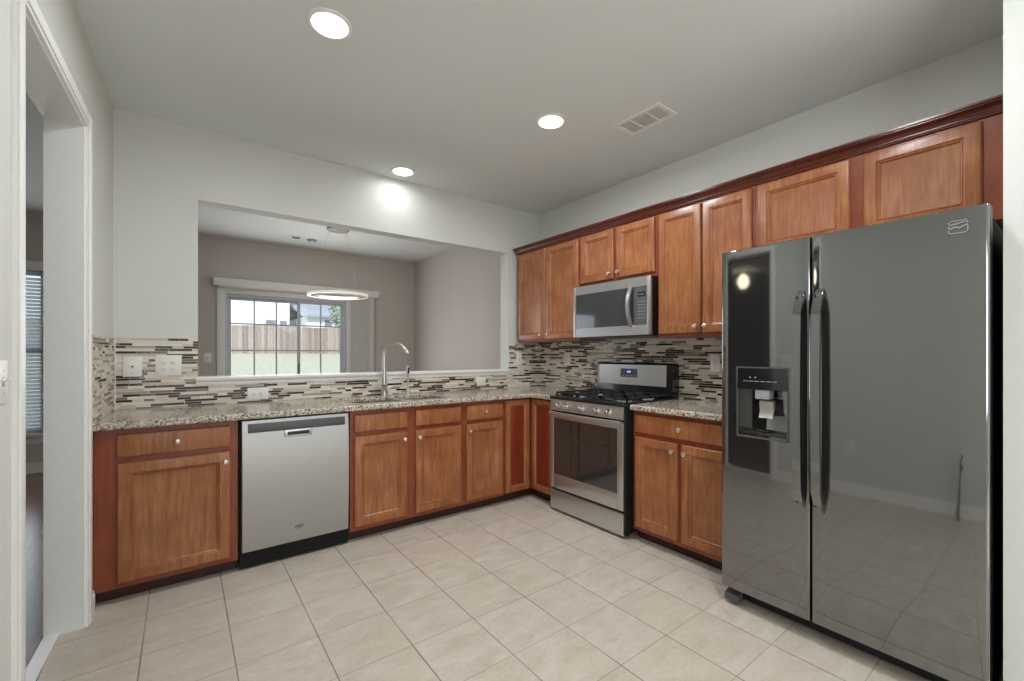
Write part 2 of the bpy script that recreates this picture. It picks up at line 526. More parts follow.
# ------------------------------------------------------------------ room shell
H = 2.74
OPX0, OPX1, OPZ0, OPZ1 = -2.955, -0.407, 1.075, 2.275     # pass-through
PY0, PY1, PZ = -1.655, -0.775, 2.30                       # cased opening in the left wall
WT = 0.13
XB = XL - WT                                          # living-room side of the left wall
m = MB(); m.prism([(XL - 0.1, 0), (0.12, 0), (0.12, -6.9), (XL - 0.1 - 0.031 * 6.9, -6.9)], -0.1, 0.0, 'ud')
struct(m.build('floor', M['tile']), 'beige square ceramic tile floor of the kitchen', 'floor')
m = MB(); m.box(-8.1, 0.12, 0.0, 3.3, -0.1, 0.0).prism([(-8.1, 0), (XL - 0.1, 0), (XL - 0.1 - 0.031 * 4.1, -4.1), (-8.1, -4.1)], -0.1, 0.0, 'ud')
struct(m.build('floor_dining', M['hardwood']), 'brown hardwood floor beyond the cased opening', 'floor')
m = MB(); m.box(-8.1, 0.12, -7.0, 3.3, H, H + 0.1)
struct(m.build('ceiling', M['ceiling']), 'plain off-white flat ceiling over kitchen and dining room', 'ceiling')
m = MB(); m.box(XB, OPX0, 0, 0.13, 0, H).box(OPX1, 0, 0, 0.13, 0, H).box(OPX0, OPX1, 0, 0.13, 0, OPZ0 - 0.03).box(OPX0, OPX1, 0, 0.13, OPZ1, H)
struct(m.build('wall_back', M['wall']), 'pale grey kitchen wall with wide pass-through opening', 'wall')
m = MB(LF); m.box(-7.0, -6.75, -WT, 0, 0, H).box(-6.75, -4.85, -WT, 0, 0, 0.7).box(-6.75, -4.85, -WT, 0, 2.2, H).box(-4.85, PY0, -WT, 0, 0, H).box(PY1, 0, -WT, 0, 0, H).box(PY0, PY1, -WT, 0, PZ, H)
struct(m.build('wall_left', M['wall']), 'pale grey left wall with tall cased opening', 'wall')
m = MB(); m.box(0, 0.12, -7.0, 0.13, 0, H)
struct(m.build('wall_right', M['wall']), 'pale grey wall behind cabinets, range and refrigerator', 'wall')
m = MB(); m.box(-0.78, 0, -3.52, -3.382, 0, H)
struct(m.build('wall_right_return', M['wall']), 'pale grey wall end right beside the refrigerator', 'wall')
m = MB(); m.box(-3.72, 0.12, -7.0, -6.85, 0, 0.1).box(-3.72, 0.12, -7.0, -6.85, 2.3, H).box(-3.72, -3.2, -7.0, -6.85, 0.1, 2.3).box(-0.2, 0.12, -7.0, -6.85, 0.1, 2.3)
struct(m.build('wall_rear', M['wall']), 'pale grey wall of the breakfast area behind the camera', 'wall')
DX0, DX1, DZ1 = -2.60, -1.09, 2.03                         # patio door opening
WX0, WX1, WZ0, WZ1 = -5.05, -4.20, 0.42, 2.13              # living-room window opening
m = MB()
m.box(-8.1, WX0, 3.15, 3.28, 0, H).box(WX1, DX0, 3.15, 3.28, 0, H).box(DX1, 0.12, 3.15, 3.28, 0, H)
m.box(DX0, DX1, 3.15, 3.28, DZ1, H).box(WX0, WX1, 3.15, 3.28, 0, WZ0).box(WX0, WX1, 3.15, 3.28, WZ1, H)
struct(m.build('wall_far', M['wall_far']), 'taupe grey far wall of the dining room', 'wall')
m = MB(); m.box(0, 0.12, 0.13, 3.15, 0, H)
struct(m.build('wall_dining_right', M['wall_far']), 'taupe grey right-hand wall of the dining room', 'wall')
m = MB(); m.box(-8.1, -8.0, -4.1, 3.15, 0, H)
struct(m.build('wall_living_left', M['wall_hall']), 'darkened grey wall at the far side of living room', 'wall')
m = MB(); m.box(-8.0, -3.62, -4.1, -4.0, 0, H)
struct(m.build('wall_living_front', M['wall_far']), 'taupe front wall of the living room', 'wall')

m = MB(); m.box(-5.12, -5.0, -4.0, -1.7, 0, H).box(-5.12, -5.0, 0.9, 1.3, 0, H).box(-5.12, -5.0, -1.7, 0.9, 2.6, H).box(-8.0, -5.12, 1.18, 1.3, 0, H)  # added partition blocking dining light so the hall stays dark
struct(m.build('wall_living_blocker', M['wall_hall']), 'added grey wall and doorway keeping the hall dark, beyond the left opening', 'wall')

# backsplashes
m = MB(BK)
m.prism([(XL, 0.9155), (-0.008, 0.9155), (-0.008, 1.353), (OPX1 + 0.012, 1.353), (OPX1 + 0.012, 1.047), (OPX0, 1.047), (OPX0, 1.353), (XL, 1.353)], 0.0, 0.008, 'uz')
struct(m.build('wall_tile_back', M['mosaic_x']), 'cream and dark brown mosaic strip backsplash below the pass-through', 'backsplash')
m = MB(LF); m.box(-0.70, -0.009, 0.0, 0.008, 0.9155, 1.345)
struct(m.build('wall_tile_left', M['mosaic_y']), 'mosaic strip backsplash on left wall beside the cased opening', 'backsplash')
m = MB(RT); m.box(0.0, 2.5, 0.0, 0.008, 0.9155, 1.371).box(0.936, 1.694, 0.0, 0.008, 0.85, 0.9155)
struct(m.build('wall_tile_right', M['mosaic_y']), 'mosaic strip backsplash behind range under the upper cabinets', 'backsplash')
m = MB(); m.box(XL + 0.0085, XL + 0.012, -0.012, -0.008, 0.9155, 1.353)
struct(m.build('trim_1', M['white']), 'thin white caulk line in the left corner of the backsplash', 'trim')

# sill of the pass-through: board with moulding under it
m = MB(BK)
prof = [(0.03, 1.078), (0.034, 1.085), (0.034, 1.094), (0.028, 1.099), (-0.145, 1.099), (-0.145, 1.045), (0.012, 1.045), (0.016, 1.052), (0.018, 1.066), (0.026, 1.072)]
m.prism(prof, OPX0 - 0.012, OPX1 + 0.006, 'dz')
struct(m.build('trim_2', M['white']), 'white moulded sill along the bottom of the pass-through', 'sill')
# casing of the left opening
m = MB(LF)
CW = 0.062
m.box(PY1, PY1 + CW, 0, 0.012, 0, PZ + CW).box(PY1 + 0.014, PY1 + CW - 0.004, 0.012, 0.018, 0, PZ + CW - 0.004, 0.002)
m.box(PY0 - CW, PY0, 0, 0.012, 0, PZ + CW).box(PY0 - CW + 0.004, PY0 - 0.014, 0.012, 0.018, 0, PZ + CW - 0.004, 0.002)
m.box(PY0, PY1, 0, 0.012, PZ, PZ + CW).box(PY0, PY1, 0.012, 0.018, PZ + 0.014, PZ + CW - 0.004, 0.002)
struct(m.build('trim_3', M['white']), 'white casing around the tall opening in the left wall', 'trim')
m = MB(LF); m.box(PY1 - 0.008, PY1, -WT, 0, 0, PZ).box(PY0, PY0 + 0.008, -WT, 0, 0, PZ).box(PY0, PY1, -WT, 0, PZ - 0.008, PZ)
struct(m.build('trim_4', M['white']), 'white jamb lining inside the left opening', 'trim')
m = MB(LF); m.box(PY0 + 0.009, PY1 - 0.009, -WT, -WT + 0.05, 0.0, 0.008, 0.002)
struct(m.build('trim_5', M['white']), 'white threshold strip on the floor of the left opening', 'trim')
m = MB(LF)
for a, b in ((-6.8, PY0 - CW), (PY1 + CW, -0.625)):
    m.box(a, b, 0, 0.013, 0, 0.085).box(a, b, 0, 0.009, 0.085, 0.1)
struct(m.build('baseboard_left', M['white']), 'white baseboard along the left kitchen wall', 'baseboard')
m = MB(); m.box(-8.0, DX0 - 0.11, 3.135, 3.15, 0, 0.11).box(DX1 + 0.11, 0, 3.135, 3.15, 0, 0.11)
struct(m.build('baseboard_far', M['white']), 'white baseboard along the far dining wall', 'baseboard')
# added frames round the rear fill light, out of view
m = MB()
for x0, x1 in ((-3.2, -1.72), (-1.68, -0.2)):
    m.box(x0, x1, -6.95, -6.9, 0.1, 0.16).box(x0, x1, -6.95, -6.9, 2.24, 2.3).box(x0, x0 + 0.05, -6.95, -6.9, 0.16, 2.24).box(x1 - 0.05, x1, -6.95, -6.9, 0.16, 2.24)
struct(m.build('fill_frame_rear', M['vinyl']), 'added white window frame for the rear fill light', 'window')

m = MB(LF)
for y0, y1 in ((-6.75, -5.82), (-5.78, -4.85)):
    m.box(y0, y1, -0.12, -0.08, 0.7, 0.75).box(y0, y1, -0.12, -0.08, 2.15, 2.2).box(y0, y0 + 0.05, -0.12, -0.08, 0.75, 2.15).box(y1 - 0.05, y1, -0.12, -0.08, 0.75, 2.15)
struct(m.build('fill_frame_side', M['vinyl']), 'added white window frame for the side fill light behind the camera', 'window')  # added frame; opening made for the side fill

# ------------------------------------------------------------------ patio door in the far wall
d = thing('door_1', 'white sliding patio door with grid panes in far dining wall', 'door', (-1.85, 3.2, 0))
d['kind'] = 'structure'
m = MB(); fx = 0.035
m.box(DX0, DX0 + fx, 3.17, 3.27, 0, DZ1).box(DX1 - fx, DX1, 3.17, 3.27, 0, DZ1).box(DX0 + fx, DX1 - fx, 3.17, 3.27, DZ1 - 0.03, DZ1).box(DX0 + fx, DX1 - fx, 3.17, 3.27, 0, 0.04)
m.build('door_frame', M['vinyl'], d)
m = MB(); cw = 0.09
m.box(DX0 - cw, DX0, 3.13, 3.15, 0, DZ1 + cw, 0.004).box(DX1, DX1 + cw, 3.13, 3.15, 0, DZ1 + cw, 0.004).box(DX0, DX1, 3.13, 3.15, DZ1, DZ1 + cw, 0.004)
m.build('door_casing', M['white'], d)
def sash(x0, x1, y, cols, name):
    m = MB(); st = 0.035; rb = 0.09
    m.box(x0, x0 + st, y, y + 0.035, 0.04, DZ1 - 0.03).box(x1 - st, x1, y, y + 0.035, 0.04, DZ1 - 0.03)
    m.box(x0 + st, x1 - st, y, y + 0.035, 0.04, 0.04 + rb).box(x0 + st, x1 - st, y, y + 0.035, DZ1 - 0.065, DZ1 - 0.03)
    s_ = m.build(name, M['muntin'], d)
    m = MB(); z0, z1 = 0.04 + rb, DZ1 - 0.065
    a, b = x0 + st, x1 - st
    for c in range(1, cols):
        xx = a + (b - a) * c / cols
        m.box(xx - 0.009, xx + 0.009, y + 0.006, y + 0.022, z0, z1)
    for zz in (1.655, 1.30, 0.93, 0.54):
        m.box(a, b, y + 0.007, y + 0.021, zz - 0.009, zz + 0.009)
    m.build('muntin_grid', M['muntin'], s_)
    m = MB(); m.box(a, b, y + 0.012, y + 0.016, z0, z1)
    m.build('glass', M['glass'], s_)
    return s_
sash(DX0 + fx, -1.70, 3.225, 3, 'fixed_panel')
sp = sash(-1.745, DX1 - fx, 3.18, 2, 'sliding_panel')
m = MB(); m.box(-1.735, -1.72, 3.165, 3.18, 0.95, 1.12, 0.004); m.build('door_handle', M['dark_grey'], sp)

# vertical blind stacked at the right of the patio door, under a valance
vb = thing('vertical_blind', 'white vertical blind drawn aside right of the patio door', 'blind', (-1.68, 3.07, 0))
m = MB(); m.box(-2.73, -0.625, 3.03, 3.05, 2.115, 2.215, 0.003).box(-2.73, -2.71, 3.05, 3.15, 2.115, 2.215).box(-0.645, -0.625, 3.05, 3.15, 2.115, 2.215).box(-2.71, -0.645, 3.05, 3.15, 2.205, 2.215)
m.build('valance', M['white'], vb)
m = MB(); m.box(-2.68, -0.67, 3.075, 3.115, 2.10, 2.135); m.build('head_rail', M['plastic_white'], vb)
for k in range(9):
    x = -1.0 + k * 0.035
    m = MB(); ang = 0.32 + 0.08 * math.sin(k * 2.1)
    cx, sy = math.cos(ang) * 0.043, math.sin(ang) * 0.043
    pts = [(x - cx, 3.10 - sy), (x, 3.10 + 0.005), (x + cx, 3.10 + sy), (x + cx + 0.001, 3.10 + sy - 0.002), (x, 3.102), (x - cx + 0.001, 3.10 - sy - 0.002)]
    m.prism(pts, 0.05, 2.10, 'ud')
    m.build('vane', M['vane'], vb)
m = MB(); m.tube([(-0.665, 3.09, 2.1), (-0.663, 3.088, 1.5), (-0.665, 3.09, 0.95)], 0.004, 6); m.build('chain', M['grey_plastic'], vb)

# living-room window with horizontal blind
wd = thing('window_2', 'white double-hung window in the far living-room wall', 'window', (-4.62, 3.2, WZ0)); wd['kind'] = 'structure'
m = MB(); t = 0.04
m.box(WX0, WX0 + t, 3.2, 3.27, WZ0, WZ1).box(WX1 - t, WX1, 3.2, 3.27, WZ0, WZ1).box(WX0 + t, WX1 - t, 3.2, 3.27, WZ0, WZ0 + t).box(WX0 + t, WX1 - t, 3.2, 3.27, WZ1 - t, WZ1).box(WX0 + t, WX1 - t, 3.2, 3.26, 1.26, 1.31)
m.build('window_frame', M['muntin'], wd)
m = MB(); m.box(WX0 + t, WX1 - t, 3.23, 3.235, WZ0 + t, WZ1 - t); m.build('glass', M['glass'], wd)
m = MB(); m.box(WX0 - 0.08, WX0, 3.13, 3.15, WZ0 - 0.02, WZ1 + 0.1).box(WX1, WX1 + 0.02, 3.13, 3.15, WZ0 - 0.02, WZ1 + 0.1).box(WX0, WX1, 3.13, 3.15, WZ1, WZ1 + 0.1)
m.box(WX0 - 0.1, WX1 + 0.04, 3.09, 3.15, WZ0 - 0.03, WZ0).box(WX0 - 0.08, WX1 + 0.02, 3.132, 3.15, WZ0 - 0.11, WZ0 - 0.03)
m.build('window_casing', M['white'], wd)
hb = thing('horizontal_blind', 'white horizontal blind hanging in the living-room window', 'blind', (-4.62, 3.17, WZ0))
m = MB(); m.box(WX0 + 0.01, WX1 - 0.01, 3.155, 3.195, WZ1 - 0.05, WZ1 - 0.005); m.build('head_rail', M['blind'], hb)
nz = 42
for k in range(nz):
    z = WZ0 + 0.03 + k * (WZ1 - 0.06 - WZ0 - 0.03) / nz
    m = MB(); m.prism([(3.164, z - 0.004), (3.175, z + 0.012), (3.186, z + 0.028), (3.187, z + 0.027), (3.1765, z + 0.011), (3.165, z - 0.005)], WX0 + 0.015, WX1 - 0.015, 'dz')
    m.build('slat', M['blind'], hb)
m = MB(); m.box(WX0 + 0.012, WX1 - 0.012, 3.16, 3.19, WZ0 + 0.005, WZ0 + 0.025); m.build('bottom_rail', M['blind'], hb)

# ------------------------------------------------------------------ recessed lights
DN = [(-2.508, -1.492, 'round recessed ceiling light nearest the cased opening, lit'),
      (-1.165, -1.486, 'round recessed ceiling light beside the ceiling vent, lit'),
      (-1.61, -0.193, 'round recessed ceiling light close to pass-through wall, lit'),
      (-1.35, -2.90, 'round recessed ceiling light above the refrigerator aisle, lit'),
      (-2.0, -5.2, 'added round fill light in the breakfast-area ceiling, lit')]  # last one is an added fill fixture, out of view
first = None
for x, y, lab in DN:
    if first is None:
        first = thing('recessed_light', lab, 'ceiling light', (x, y, H), 'recessed ceiling lights')
        m = MB(); m.lathe((x, y, H), (0, 0, -1), [(0.095, 0), (0.094, 0.006), (0.086, 0.010), (0.078, 0.009), (0.076, 0.004), (0.0, 0.004)], 32)
        m.build('trim_ring', M['plastic_white'], first)
        m = MB(); m.lathe((x, y, H), (0, 0, -1), [(0.075, 0.003), (0.075, 0.008), (0.06, 0.011), (0.0, 0.012)], 32)
        m.build('lens', M['lens'], first)
    else:
        dup(first, Vector((x, y, H)) - first.location, lab, 'recessed ceiling lights')
    lamp('recessed_lamp', 'AREA', (x, y, H - 0.016), LAMP_W * (0.13 if y > -0.5 else 1.0 if y == -2.90 else 1.3 if x > -1.2 else 1.0), LAMP_C, shape='DISK', size=0.14, spread=math.radians(176))

# ceiling vent
v = thing('ceiling_vent', 'white rectangular air vent in the ceiling above the range aisle', 'vent', (-0.70, -1.855, H))
m = MB()
x0, x1, y0, y1 = -0.80, -0.605, -2.025, -1.69
z0, z1 = H - 0.008, H
m.box(x0, x1, y0, y0 + 0.025, z0, z1).box(x0, x1, y1 - 0.025, y1, z0, z1).box(x0, x0 + 0.025, y0 + 0.025, y1 - 0.025, z0, z1).box(x1 - 0.025, x1, y0 + 0.025, y1 - 0.025, z0, z1)
m.build('frame', M['plastic_white'], v)
m = MB(); m.box(x0 + 0.025, x1 - 0.025, y0 + 0.025, y1 - 0.025, H - 0.001, H); m.build('duct_backing', M['plastic_white'], v)
for k in range(9):
    x = x0 + 0.034 + k * 0.0157
    m = MB(); m.prism([(x, H - 0.007), (x + 0.014, H - 0.002), (x + 0.014, H - 0.001), (x, H - 0.0055)], y0 + 0.025, y1 - 0.025, 'uz')
    m.build('louver', M['plastic_white'], v)
for yy in (-1.80, -1.915):
    m = MB(); m.box(x0 + 0.025, x1 - 0.025, yy - 0.004, yy + 0.004, H - 0.008, H - 0.001); m.build('divider', M['plastic_white'], v)

# dining ceiling: small vent and smoke detector
v = thing('dining_ceiling_vent', 'small square vent in the dining-room ceiling left of pendant canopy', 'vent', (-1.90, 2.54, H))
m = MB(); m.box(-1.98, -1.82, 2.47, 2.61, H - 0.006, H); m.build('frame', M['plastic_white'], v)
m = MB(); m.box(-1.93, -1.84, 2.50, 2.58, H - 0.008, H - 0.006); m.build('grille', M['dark_grey'], v)
v = thing('smoke_detector', 'small round smoke detector on dining-room ceiling beside the square vent', 'smoke detector', (-1.69, 2.56, H))
m = MB(); m.lathe((-1.69, 2.56, H), (0, 0, -1), [(0.06, 0), (0.06, 0.012), (0.05, 0.022), (0.0, 0.024)], 24); m.build('housing', M['grey_plastic'], v)
m = MB(); m.lathe((-1.69, 2.56, H - 0.022), (0, 0, -1), [(0.02, 0), (0.02, 0.004), (0.0, 0.005)], 16); m.build('cover', M['plastic_white'], v)

# ring pendant
RC = Vector((-1.575, 1.787, 1.945))
p = thing('ring_pendant', 'slim ring pendant hanging from dining ceiling by thin wires', 'pendant light', RC)
m = MB(); m.lathe((RC.x, RC.y, H), (0, 0, -1), [(0.125, 0), (0.125, 0.03), (0.12, 0.036), (0.0, 0.036)], 40); m.build('canopy', M['canopy'], p)
def torus_rect(r0, r1, z0, z1, n=72):
    m = MB()
    R = []
    for k in range(n):
        a = 2 * PI * k / n; c, s = math.cos(a), math.sin(a)
        R.append([m._v(RC.x + c * r, RC.y + s * r, z) for r, z in ((r0, z0), (r1, z0), (r1, z1), (r0, z1))])
    for k in range(n):
        A, B_ = R[k], R[(k + 1) % n]
        for j in range(4): m.bm.faces.new((A[j], A[(j + 1) % 4], B_[(j + 1) % 4], B_[j]))
    return m
torus_rect(0.305, 0.325, RC.z - 0.012, RC.z + 0.022).build('ring', M['nickel'], p)
torus_rect(0.325, 0.333, RC.z - 0.014, RC.z + 0.016).build('diffuser', M['led_ring'], p)
for a in (2.75, 0.45, -0.6):
    m = MB(); m.tube([(RC.x + 0.315 * math.cos(a), RC.y + 0.315 * math.sin(a), RC.z + 0.02), (RC.x + 0.09 * math.cos(a), RC.y + 0.09 * math.sin(a), H - 0.03)], 0.0014, 6)
    m.build('wire', M['wire'], p)

lamp('dining_fill', 'POINT', (RC.x, RC.y, RC.z - 0.03), 7, (1.0, 0.98, 0.95), shadow_soft_size=0.28)  # added point fill to brighten the dining walls

# living-room light (seen mirrored in the refrigerator)
p = thing('globe_ceiling_light', 'lit globe ceiling light in the living room', 'ceiling light', (-6.6, 0.25, H))
m = MB(); m.lathe((-6.6, 0.25, H), (0, 0, -1), [(0.10, 0), (0.10, 0.02), (0.03, 0.03), (0.03, 0.08), (0.0, 0.08)], 24); m.build('canopy', M['nickel'], p)
m = MB(); m.lathe((-6.6, 0.25, H - 0.07), (0, 0, -1), [(0.04, 0)] + [(0.13 * math.sin(t), 0.13 - 0.13 * math.cos(t)) for t in [0.35 + k * 0.31 for k in range(9)]] + [(0.0, 0.26)], 24); m.build('globe', M['globe'], p)

# ------------------------------------------------------------------ cabinets
DOOR = [(0, -0.007), (0.005, -0.001), (0.009, 0.0), (0.050, 0.0), (0.052, -0.004), (0.056, -0.006), (0.059, -0.003), (0.062, -0.0045), (0.067, -0.0125), (0.072, -0.0135)]
DRAWER = [(0, -0.006), (0.003, -0.002), (0.012, 0.0)]
def front(xf, u0, u1, z0, z1, d, parent, name='door', prof=DOOR, mm=None):
    m = MB(xf)
    m.rings(u0, u1, z0, z1, [(i, d + dd) for i, dd in prof], d - 0.02)
    return m.build(name, mm or M['wood'], parent)
def knob(xf, u, d, z, parent):
    m = MB(xf)
    m.lathe((u, d, z), (0, 1, 0), [(0.0085, 0), (0.006, 0.004), (0.0055, 0.012), (0.013, 0.017), (0.0155, 0.021), (0.014, 0.026), (0.008, 0.029), (0.0, 0.03)], 20)
    return m.build('knob', M['nickel'], parent)

FD = 0.612        # base face-frame plane
TOP = 0.876
def base_cabinet(xf, u0, u1, label, fronts, stiles, group, left_filler=0.0):
    c = xf((u0 + u1) / 2, 0.3, 0)
    t = thing('base_cabinet', label, 'base cabinet', c, group)
    m = MB(xf); m.box(u0 + 0.001, u1 - 0.001, 0.002, FD - 0.02, 0.085, 0.69 if 'sink base' in label else TOP - 0.002); m.build('carcass', M['wood_frame'], t)
    m = MB(xf)
    zb, zt = 0.075, TOP - 0.002
    for a, b in stiles: m.box(a, b, FD - 0.0199, FD, zb, zt, 0.0012, 1)
    edges = sorted(stiles)
    for (a, b), (c_, e_) in zip(edges, edges[1:]):
        for r0, r1 in ((zb, 0.115), (0.69, 0.745), (0.838, zt)):
            m.box(b, c_, FD - 0.0198, FD - 0.0003, r0, r1)
    m.build('face_frame', M['wood_frame'], t)
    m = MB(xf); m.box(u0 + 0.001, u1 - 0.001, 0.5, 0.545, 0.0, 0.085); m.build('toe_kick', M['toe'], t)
    for f in fronts:
        kind, a, b, k = f
        if kind == 'door':
            o = front(xf, a, b, 0.103, 0.702, FD + 0.021, t)
            if k is not None: knob(xf, k, FD + 0.021, 0.652, o)
        elif kind == 'drawer':
            o = front(xf, a, b, 0.733, 0.848, FD + 0.021, t, 'drawer', DRAWER)
            if k is not None: knob(xf, k, FD + 0.021, 0.792, o)
        elif kind == 'false':
            front(xf, a, b, 0.733, 0.848, FD + 0.021, t, 'false_drawer_front', DRAWER)
    return t

base_cabinet(BK, XL - 0.012, -2.784, 'wide single-door wooden base cabinet left of the dishwasher', [('door', -3.297, -2.822, -2.846), ('drawer', -3.297, -2.822, -3.06)],
             [(XL - 0.015, -3.27), (-2.84, -2.784)], 'base cabinets')
base_cabinet(BK, -2.158, -1.297, 'double-door wooden sink base cabinet with two plain false drawer fronts', [('false', -2.132, -1.762, 0), ('false', -1.698, -1.320, 0), ('door', -2.132, -1.762, -1.786), ('door', -1.698, -1.320, -1.672)],
             [(-2.158, -2.105), (-1.79, -1.67), (-1.345, -1.297)], 'base cabinets')
base_cabinet(BK, -1.296, -0.906, 'narrow one-door one-drawer base cabinet between sink cabinet and corner cabinet', [('door', -1.272, -0.925, -1.246), ('drawer', -1.272, -0.925, -1.098)],
             [(-1.296, -1.245), (-0.95, -0.906)], 'base cabinets')
base_cabinet(RT, 1.702, 2.442, 'two-door one-drawer base cabinet between range and refrigerator', [('door', 1.727, 2.040, 2.012), ('door', 2.067, 2.40, 2.095), ('drawer', 1.727, 2.40, 2.06)],
             [(1.702, 1.75), (2.018, 2.09), (2.38, 2.442)], 'base cabinets')
# corner cabinet with two doors meeting in the inside corner
t = thing('corner_base_cabinet', 'corner base cabinet with two narrow reddish doors meeting beside the range', 'base cabinet', (-0.45, -0.45, 0), 'base cabinets')
m = MB(BK); m.prism([(-0.904, 0.002), (-0.002, 0.002), (-0.002, 0.926), (-FD + 0.005, 0.926), (-FD + 0.005, FD - 0.005), (-0.904, FD - 0.005)], 0.085, TOP - 0.002, 'ud')
m.build('carcass', M['wood_frame'], t)
m = MB(BK); m.prism([(-0.904, 0.5), (-0.5, 0.5), (-0.5, 0.926), (-0.545, 0.926), (-0.545, 0.545), (-0.904, 0.545)], 0.0, 0.085, 'ud')
m.build('toe_kick', M['toe'], t)
for xf_, a_, b_ in ((BK, -0.888, -0.640), (RT, 0.640, 0.912)):
    o = front(xf_, a_, b_, 0.088, 0.862, FD + 0.018, t, prof=[(i * 0.78, d_) for i, d_ in DOOR])
    m = MB(xf_); m.rings(a_ + 0.0565, b_ - 0.0565, 0.1445, 0.8055, [(0, FD + 0.0055), (0.004, FD + 0.0062), (0.014, FD + 0.0105), (0.017, FD + 0.011)], FD + 0.003); pn = m.build('door_panel', M['wood_red'], o); pn['label'] = 'deep red-stained door panel'

# upper cabinets
UD = 0.325
def upper(u0, u1, z0, label, doors, stiles, zd0):
    t = thing('upper_cabinet', label, 'upper cabinet', RT((u0 + u1) / 2, 0.16, z0), 'upper cabinets')
    m = MB(RT); m.box(u0 + 0.001, u1 - 0.001, 0.002, UD - 0.019, z0, 2.268); m.build('carcass', M['wood_frame'], t)
    m = MB(RT); zt = 2.268
    for a, b in stiles: m.box(a, b, UD - 0.0189, UD, z0, zt, 0.0012, 1)
    e = sorted(stiles)
    for (a, b), (c_, d_) in zip(e, e[1:]):
        m.box(b, c_, UD - 0.0188, UD - 0.0003, z0, zd0 + 0.025).box(b, c_, UD - 0.0188, UD - 0.0003, 2.21, zt)
    m.build('face_frame', M['wood_frame'], t)
    for a, b, k in doors:
        o = front(RT, a, b, zd0, 2.243, UD + 0.021, t)
        if k is not None: knob(RT, k, UD + 0.021, zd0 + (0.022 if u0 > 2.3 else 0.045), o)
    return t
upper(0.062, 0.934, 1.372, 'tall two-door wooden upper cabinet in the corner by pass-through', [(0.079, 0.494, 0.448), (0.505, 0.918, 0.552)], [(0.062, 0.10), (0.47, 0.53), (0.895, 0.934)], 1.392)
upper(0.935, 1.695, 1.815, 'short two-door wooden upper cabinet directly above the microwave', [(0.95, 1.299, 1.272), (1.332, 1.676, 1.362)], [(0.935, 0.97), (1.28, 1.35), (1.655, 1.695)], 1.845)
upper(1.696, 2.362, 1.372, 'tall two-door wooden upper cabinet between microwave and refrigerator', [(1.712, 2.028, 2.0), (2.040, 2.348, 2.068)], [(1.696, 1.73), (2.005, 2.06), (2.33, 2.362)], 1.392)
upper(2.363, 3.382 - 0.004, 1.815, 'short wide two-door wooden upper cabinet above the refrigerator', [(2.383, 2.828, 2.79), (2.884, 3.288, 2.92)], [(2.363, 2.40), (2.80, 2.91), (3.27, 3.378)], 1.845)
m = MB(RT)
prof = [(UD + 0.001, 2.256), (UD + 0.010, 2.256), (UD + 0.0115, 2.264), (UD + 0.017, 2.266), (UD + 0.017, 2.270), (UD + 0.022, 2.272), (UD + 0.026, 2.281), (UD + 0.036, 2.291), (UD + 0.048, 2.297), (UD + 0.048, 2.301), (UD + 0.056, 2.303), (UD + 0.056, 2.312), (UD - 0.02, 2.312), (UD - 0.02, 2.2685), (UD + 0.001, 2.2685)]
m.prism(prof, 0.042, 3.3785, 'dz')
tag(m.build('crown_molding', M['crown']), 'dark reddish wooden crown moulding running along the top of upper cabinets', 'crown moulding')

# ------------------------------------------------------------------ countertops and sink
SB = [(-2.095, -1.752, 0.165, 0.535), (-1.708, -1.365, 0.165, 0.535)]       # sink bowls (x0, x1, d0, d1)
def slab(name, xs, ds, inside, label):
    m = MB(BK); bm = m.bm
    V = {}
    def vert(i, j, k):
        if (i, j, k) not in V: V[(i, j, k)] = m._v(xs[i] - (0.031 * ds[j] if i == 0 and xs[0] < -3 else 0), ds[j], (0.877, 0.9145)[k])
        return V[(i, j, k)]
    def cell(i, j):
        if i < 0 or j < 0 or i >= len(xs) - 1 or j >= len(ds) - 1: return False
        return inside((xs[i] + xs[i + 1]) / 2, (ds[j] + ds[j + 1]) / 2)
    for i in range(len(xs) - 1):
        for j in range(len(ds) - 1):
            if not cell(i, j): continue
            for k in (0, 1): bm.faces.new([vert(i, j, k), vert(i + 1, j, k), vert(i + 1, j + 1, k), vert(i, j + 1, k)])
            if not cell(i - 1, j): bm.faces.new([vert(i, j, 0), vert(i, j + 1, 0), vert(i, j + 1, 1), vert(i, j, 1)])
            if not cell(i + 1, j): bm.faces.new([vert(i + 1, j, 0), vert(i + 1, j + 1, 0), vert(i + 1, j + 1, 1), vert(i + 1, j, 1)])
            if not cell(i, j - 1): bm.faces.new([vert(i, j, 0), vert(i + 1, j, 0), vert(i + 1, j, 1), vert(i, j, 1)])
            if not cell(i, j + 1): bm.faces.new([vert(i, j + 1, 0), vert(i + 1, j + 1, 0), vert(i + 1, j + 1, 1), vert(i, j + 1, 1)])
    return tag(m.build(name, M['granite'], bevel=0.009), label, 'countertop')
def in_l(x, dd):
    if any(a < x < b and c < dd < e for a, b, c, e in SB): return False
    return (dd < 0.655) or (x > -0.655)
slab('countertop', [XL + 0.001, -2.095, -1.752, -1.708, -1.365, -0.655, -0.001], [0.001, 0.165, 0.535, 0.655, 0.930], in_l, 'L-shaped speckled granite countertop with the sink cutouts')
slab('countertop', [-0.655, -0.001], [1.701, 2.444], lambda x, dd: True, 'short speckled granite countertop between range and refrigerator')
sk = thing('sink', 'stainless double-bowl undermount sink below the pass-through', 'sink', (-1.73, -0.35, 0.70))
